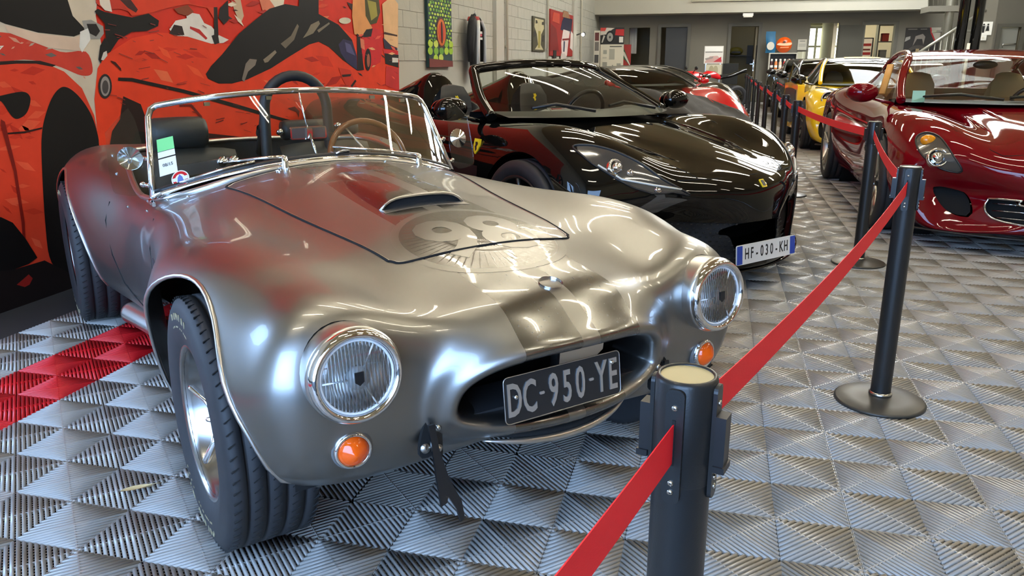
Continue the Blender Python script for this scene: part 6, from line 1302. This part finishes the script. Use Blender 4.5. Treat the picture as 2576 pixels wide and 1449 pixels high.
MB().grid(np.array([[(.62 + dx, y, z - 1.5 * y * y) for y in np.linspace(-.16, .16, 7)] for dx, z in ((.16, .95), (.06, 1.05), (-.06, 1.12))])).build('screen', M_vglass, mo); MB().tube([(0, .12, .25), (-.15, .22, .0)], .012, 6).build('side_stand', M_black, mo)
# ------------------------------------------------------------------ spiral stair, column, pillar and sign on the right
Y1 = 21.0; cxs = on_y(2382, 80, Y1)[0]
stt = thing('spiral_stair', 'galvanised metal stair with slatted railing near the rear wall', 'staircase', (cxs, Y1, 0)); M_galv = mat('galvanised_steel', S(150, 148, 136), .4, .7)
MB().tube([(0, 0, 0), (0, 0, ZC)], .11, 14).build('stair_column', M_galv, stt)
xr0, zr0 = on_y(2318, 128, Y1 - 1)[0] - cxs, on_y(2318, 128, Y1 - 1)[2]; xr1, zr1 = on_y(2442, 48, Y1 - 1)[0] - cxs, on_y(2442, 48, Y1 - 1)[2]
sl_ = (zr1 - zr0) / (xr1 - xr0); n_st = 12
hr_ = MB().tube([(xr0 - .55, -1, zr0 - .55 * sl_), (xr1 + .3, -1, zr1 + .3 * sl_)], .035, 8).build('handrail', M_galv, stt)
for k in range(14):
    x = xr0 - .5 + (xr1 + .7 - xr0) * k / 13; z = zr0 + (x - xr0) * sl_; MB().tube([(x, -1, z), (x, -1, max(.05, z - 1.05))], .014, 6).build('baluster', M_galv, stt)
for k in range(n_st):
    x = xr0 - .8 + (xr1 + 1.1 - xr0) * k / (n_st - 1); z = max(.1, zr0 + (x - xr0) * sl_ - 1.0); MB().box((x, -.5, z), (.30, 1.0, .04)).build('tread', M_galv, stt)
for k in range(7): a = on_y(2336 + 12 * k, -30, Y1 + .2); b = on_y(2336 + 12 * k, 14, Y1 + .2); MB().tube([(a[0] - cxs, .2, a[2]), (b[0] - cxs, .2, b[2])], .014, 6).build('upper_baluster', M_galv, stt)
a = on_y(2332, 14, Y1 + .2); b = on_y(2404, 14, Y1 + .2); MB().box(((a[0] + b[0]) / 2 - cxs, .35, a[2] - .1), (b[0] - a[0], 1.0, .14)).build('landing', M_dark, stt)
for i in range(2):
    a = on_y(2366 + 30 * i, 30, Y1 + .8); MB().box((a[0] - cxs, .5, a[2] - .5 * i), (.9, .5, .05)).build('tread', M_galv, stt)
Y2 = 15.0; xa = on_y(2440, 60, Y2)[0]
co = thing('steel_column', 'black twin tube steel column rising in front of the stair', 'column', (xa, Y2, 0))
for dx in (-.13, .13): MB().tube([(dx, 0, .02), (dx, 0, ZC)], .095, 14).build('column_tube', M_blkpaint, co)
MB().box((0, 0, .01), (.6, .4, .02)).build('foot_plate', M_black, co); MB().tube([(.0, -.12, .4), (.0, -.12, 1.55)], .03, 8).build('column_pipe', M_cond, co)
Y3 = 20.0; a, b = on_y(2462, 60, Y3)[0], on_y(2503, 60, Y3)[0]
struct(MB().box(((a + b) / 2, Y3 + .25, ZC / 2), (b - a, .5, ZC)).build('trim_4', mat('pillar_paint', S(112, 108, 96), .6, noise=.1, scale=2)))
xa, xb, za, zb = slab(2465, 55, 2493, 88, Y3 - .02)
sg_ = thing('toilet_sign', 'white toilet sign with two black figures on the grey pillar', 'sign', ((xa + xb) / 2, Y3 - .02, za)); MB().box((0, 0, (zb - za) / 2), (xb - xa, .02, zb - za)).build('sign_plate', M_white, sg_)
for s_ in (-1, 1):
    x = s_ * (xb - xa) * .16; z = (zb - za) / 2
    MB().prism([(x - .022, z - .1), (x + .022, z - .1), (x + .03, z + .06), (x - .03, z + .06)] if s_ < 0 else [(x - .04, z - .06), (x + .04, z - .06), (x + .02, z + .06), (x - .02, z + .06)], .011, .014, PY).build('figure', M_black, sg_); MB().prism(ell(x, z + .09, .022, .022, 12), .011, .014, PY).build('figure_head', M_black, sg_)
MB().box((0, -.012, (zb - za) / 2), (.006, .002, .16)).build('divider', M_black, sg_)
xw = on_y(2472, 95, Y3 - .05); ws_ = thing('wall_switch', 'white switch box below the toilet sign', 'switch', (xw[0], Y3 - .05, xw[2])); MB().box((0, .02, 0), (.16, .06, .12)).build('switch_box', M_white, ws_); MB().box((0, -.015, 0), (.05, .015, .05)).build('switch_key', M_lampbody, ws_)
# white cloth on a hook and plant in the left recess, boxes in the white room
cl_ = thing('hanging_towel', 'white towel hanging in the dim recess beside the banner', 'towel', (on_y(1590, 110, YB + .6)[0], YB + .8, on_y(1590, 135, YB + .8)[2])); MB().grid(np.array([[(.14 * k + .02 * math.sin(6 * k), .02 * math.sin(9 * k + z), z) for k in np.linspace(-1, 1, 9)] for z in np.linspace(0, .85, 7)])).build('towel_cloth', M_white, cl_); MB().tube([(0, .02, .84), (0, .08, .90)], .01, 5).build('towel_hook', M_steel, cl_)
sx = on_y(2232, 110, YB + 1.5)[0]
rk = thing('storage_rack', 'tall grey storage rack with boxes inside the white room', 'shelf', (sx, YB + 1.6, 0)); 
for x in (-.3, .3): MB().box((x, 0, 1.2), (.04, .4, 2.4)).build('rack_post', M_frame, rk)
for z in (.3, .8, 1.3, 1.8, 2.3): MB().box((0, 0, z), (.6, .4, .03)).build('rack_shelf', M_frame, rk)
for k, (x, z, c_) in enumerate(((-.1, 2.315, (214, 160, 80)), (.12, 2.315, (190, 140, 70)), (-.08, 1.815, (190, 70, 60)), (-.1, 1.315, (120, 116, 104)))):
    b = thing('storage_box', ['tan box on top of the storage rack', 'brown box on top of the storage rack', 'red box on the storage rack', 'grey box on the storage rack'][k], 'box', (sx + x, YB + 1.6, z)); MB().box((0, 0, .12), (.19, .3, .24)).build('box_body', mat('box_%d' % k, S(*c_), .7), b); MB().box((0, -.002, .215), (.196, .31, .03)).build('box_lid', mat('boxlid_%d' % k, S(*[int(v * .8) for v in c_]), .7), b)
# dry leaf on the floor
g = on_z(345, 1233, .004); lf = thing('dry_leaf', 'curled tan dry leaf lying on the tiles near the front wheel', 'leaf', (g[0], g[1], .004), math.radians(35))
P = np.array([[(x, w_ * k, .004 + .006 * abs(k) * (1 + x * 8) + .05 * max(0, x - .02) ** 1.3) for k in (-1, -.5, 0, .5, 1)] for x, w_ in ((-.045, .001), (-.03, .009), (-.01, .014), (.01, .012), (.03, .006), (.042, .002))])
MB().grid(P).build('leaf_blade', mat('dry_leaf', S(200, 176, 128), .6), lf); MB().tube([(.04, 0, .012), (.055, .004, .010), (.068, .014, .003)], .001, 5).build('leaf_stem', mat('dry_leaf', S(200, 176, 128), .6), lf)
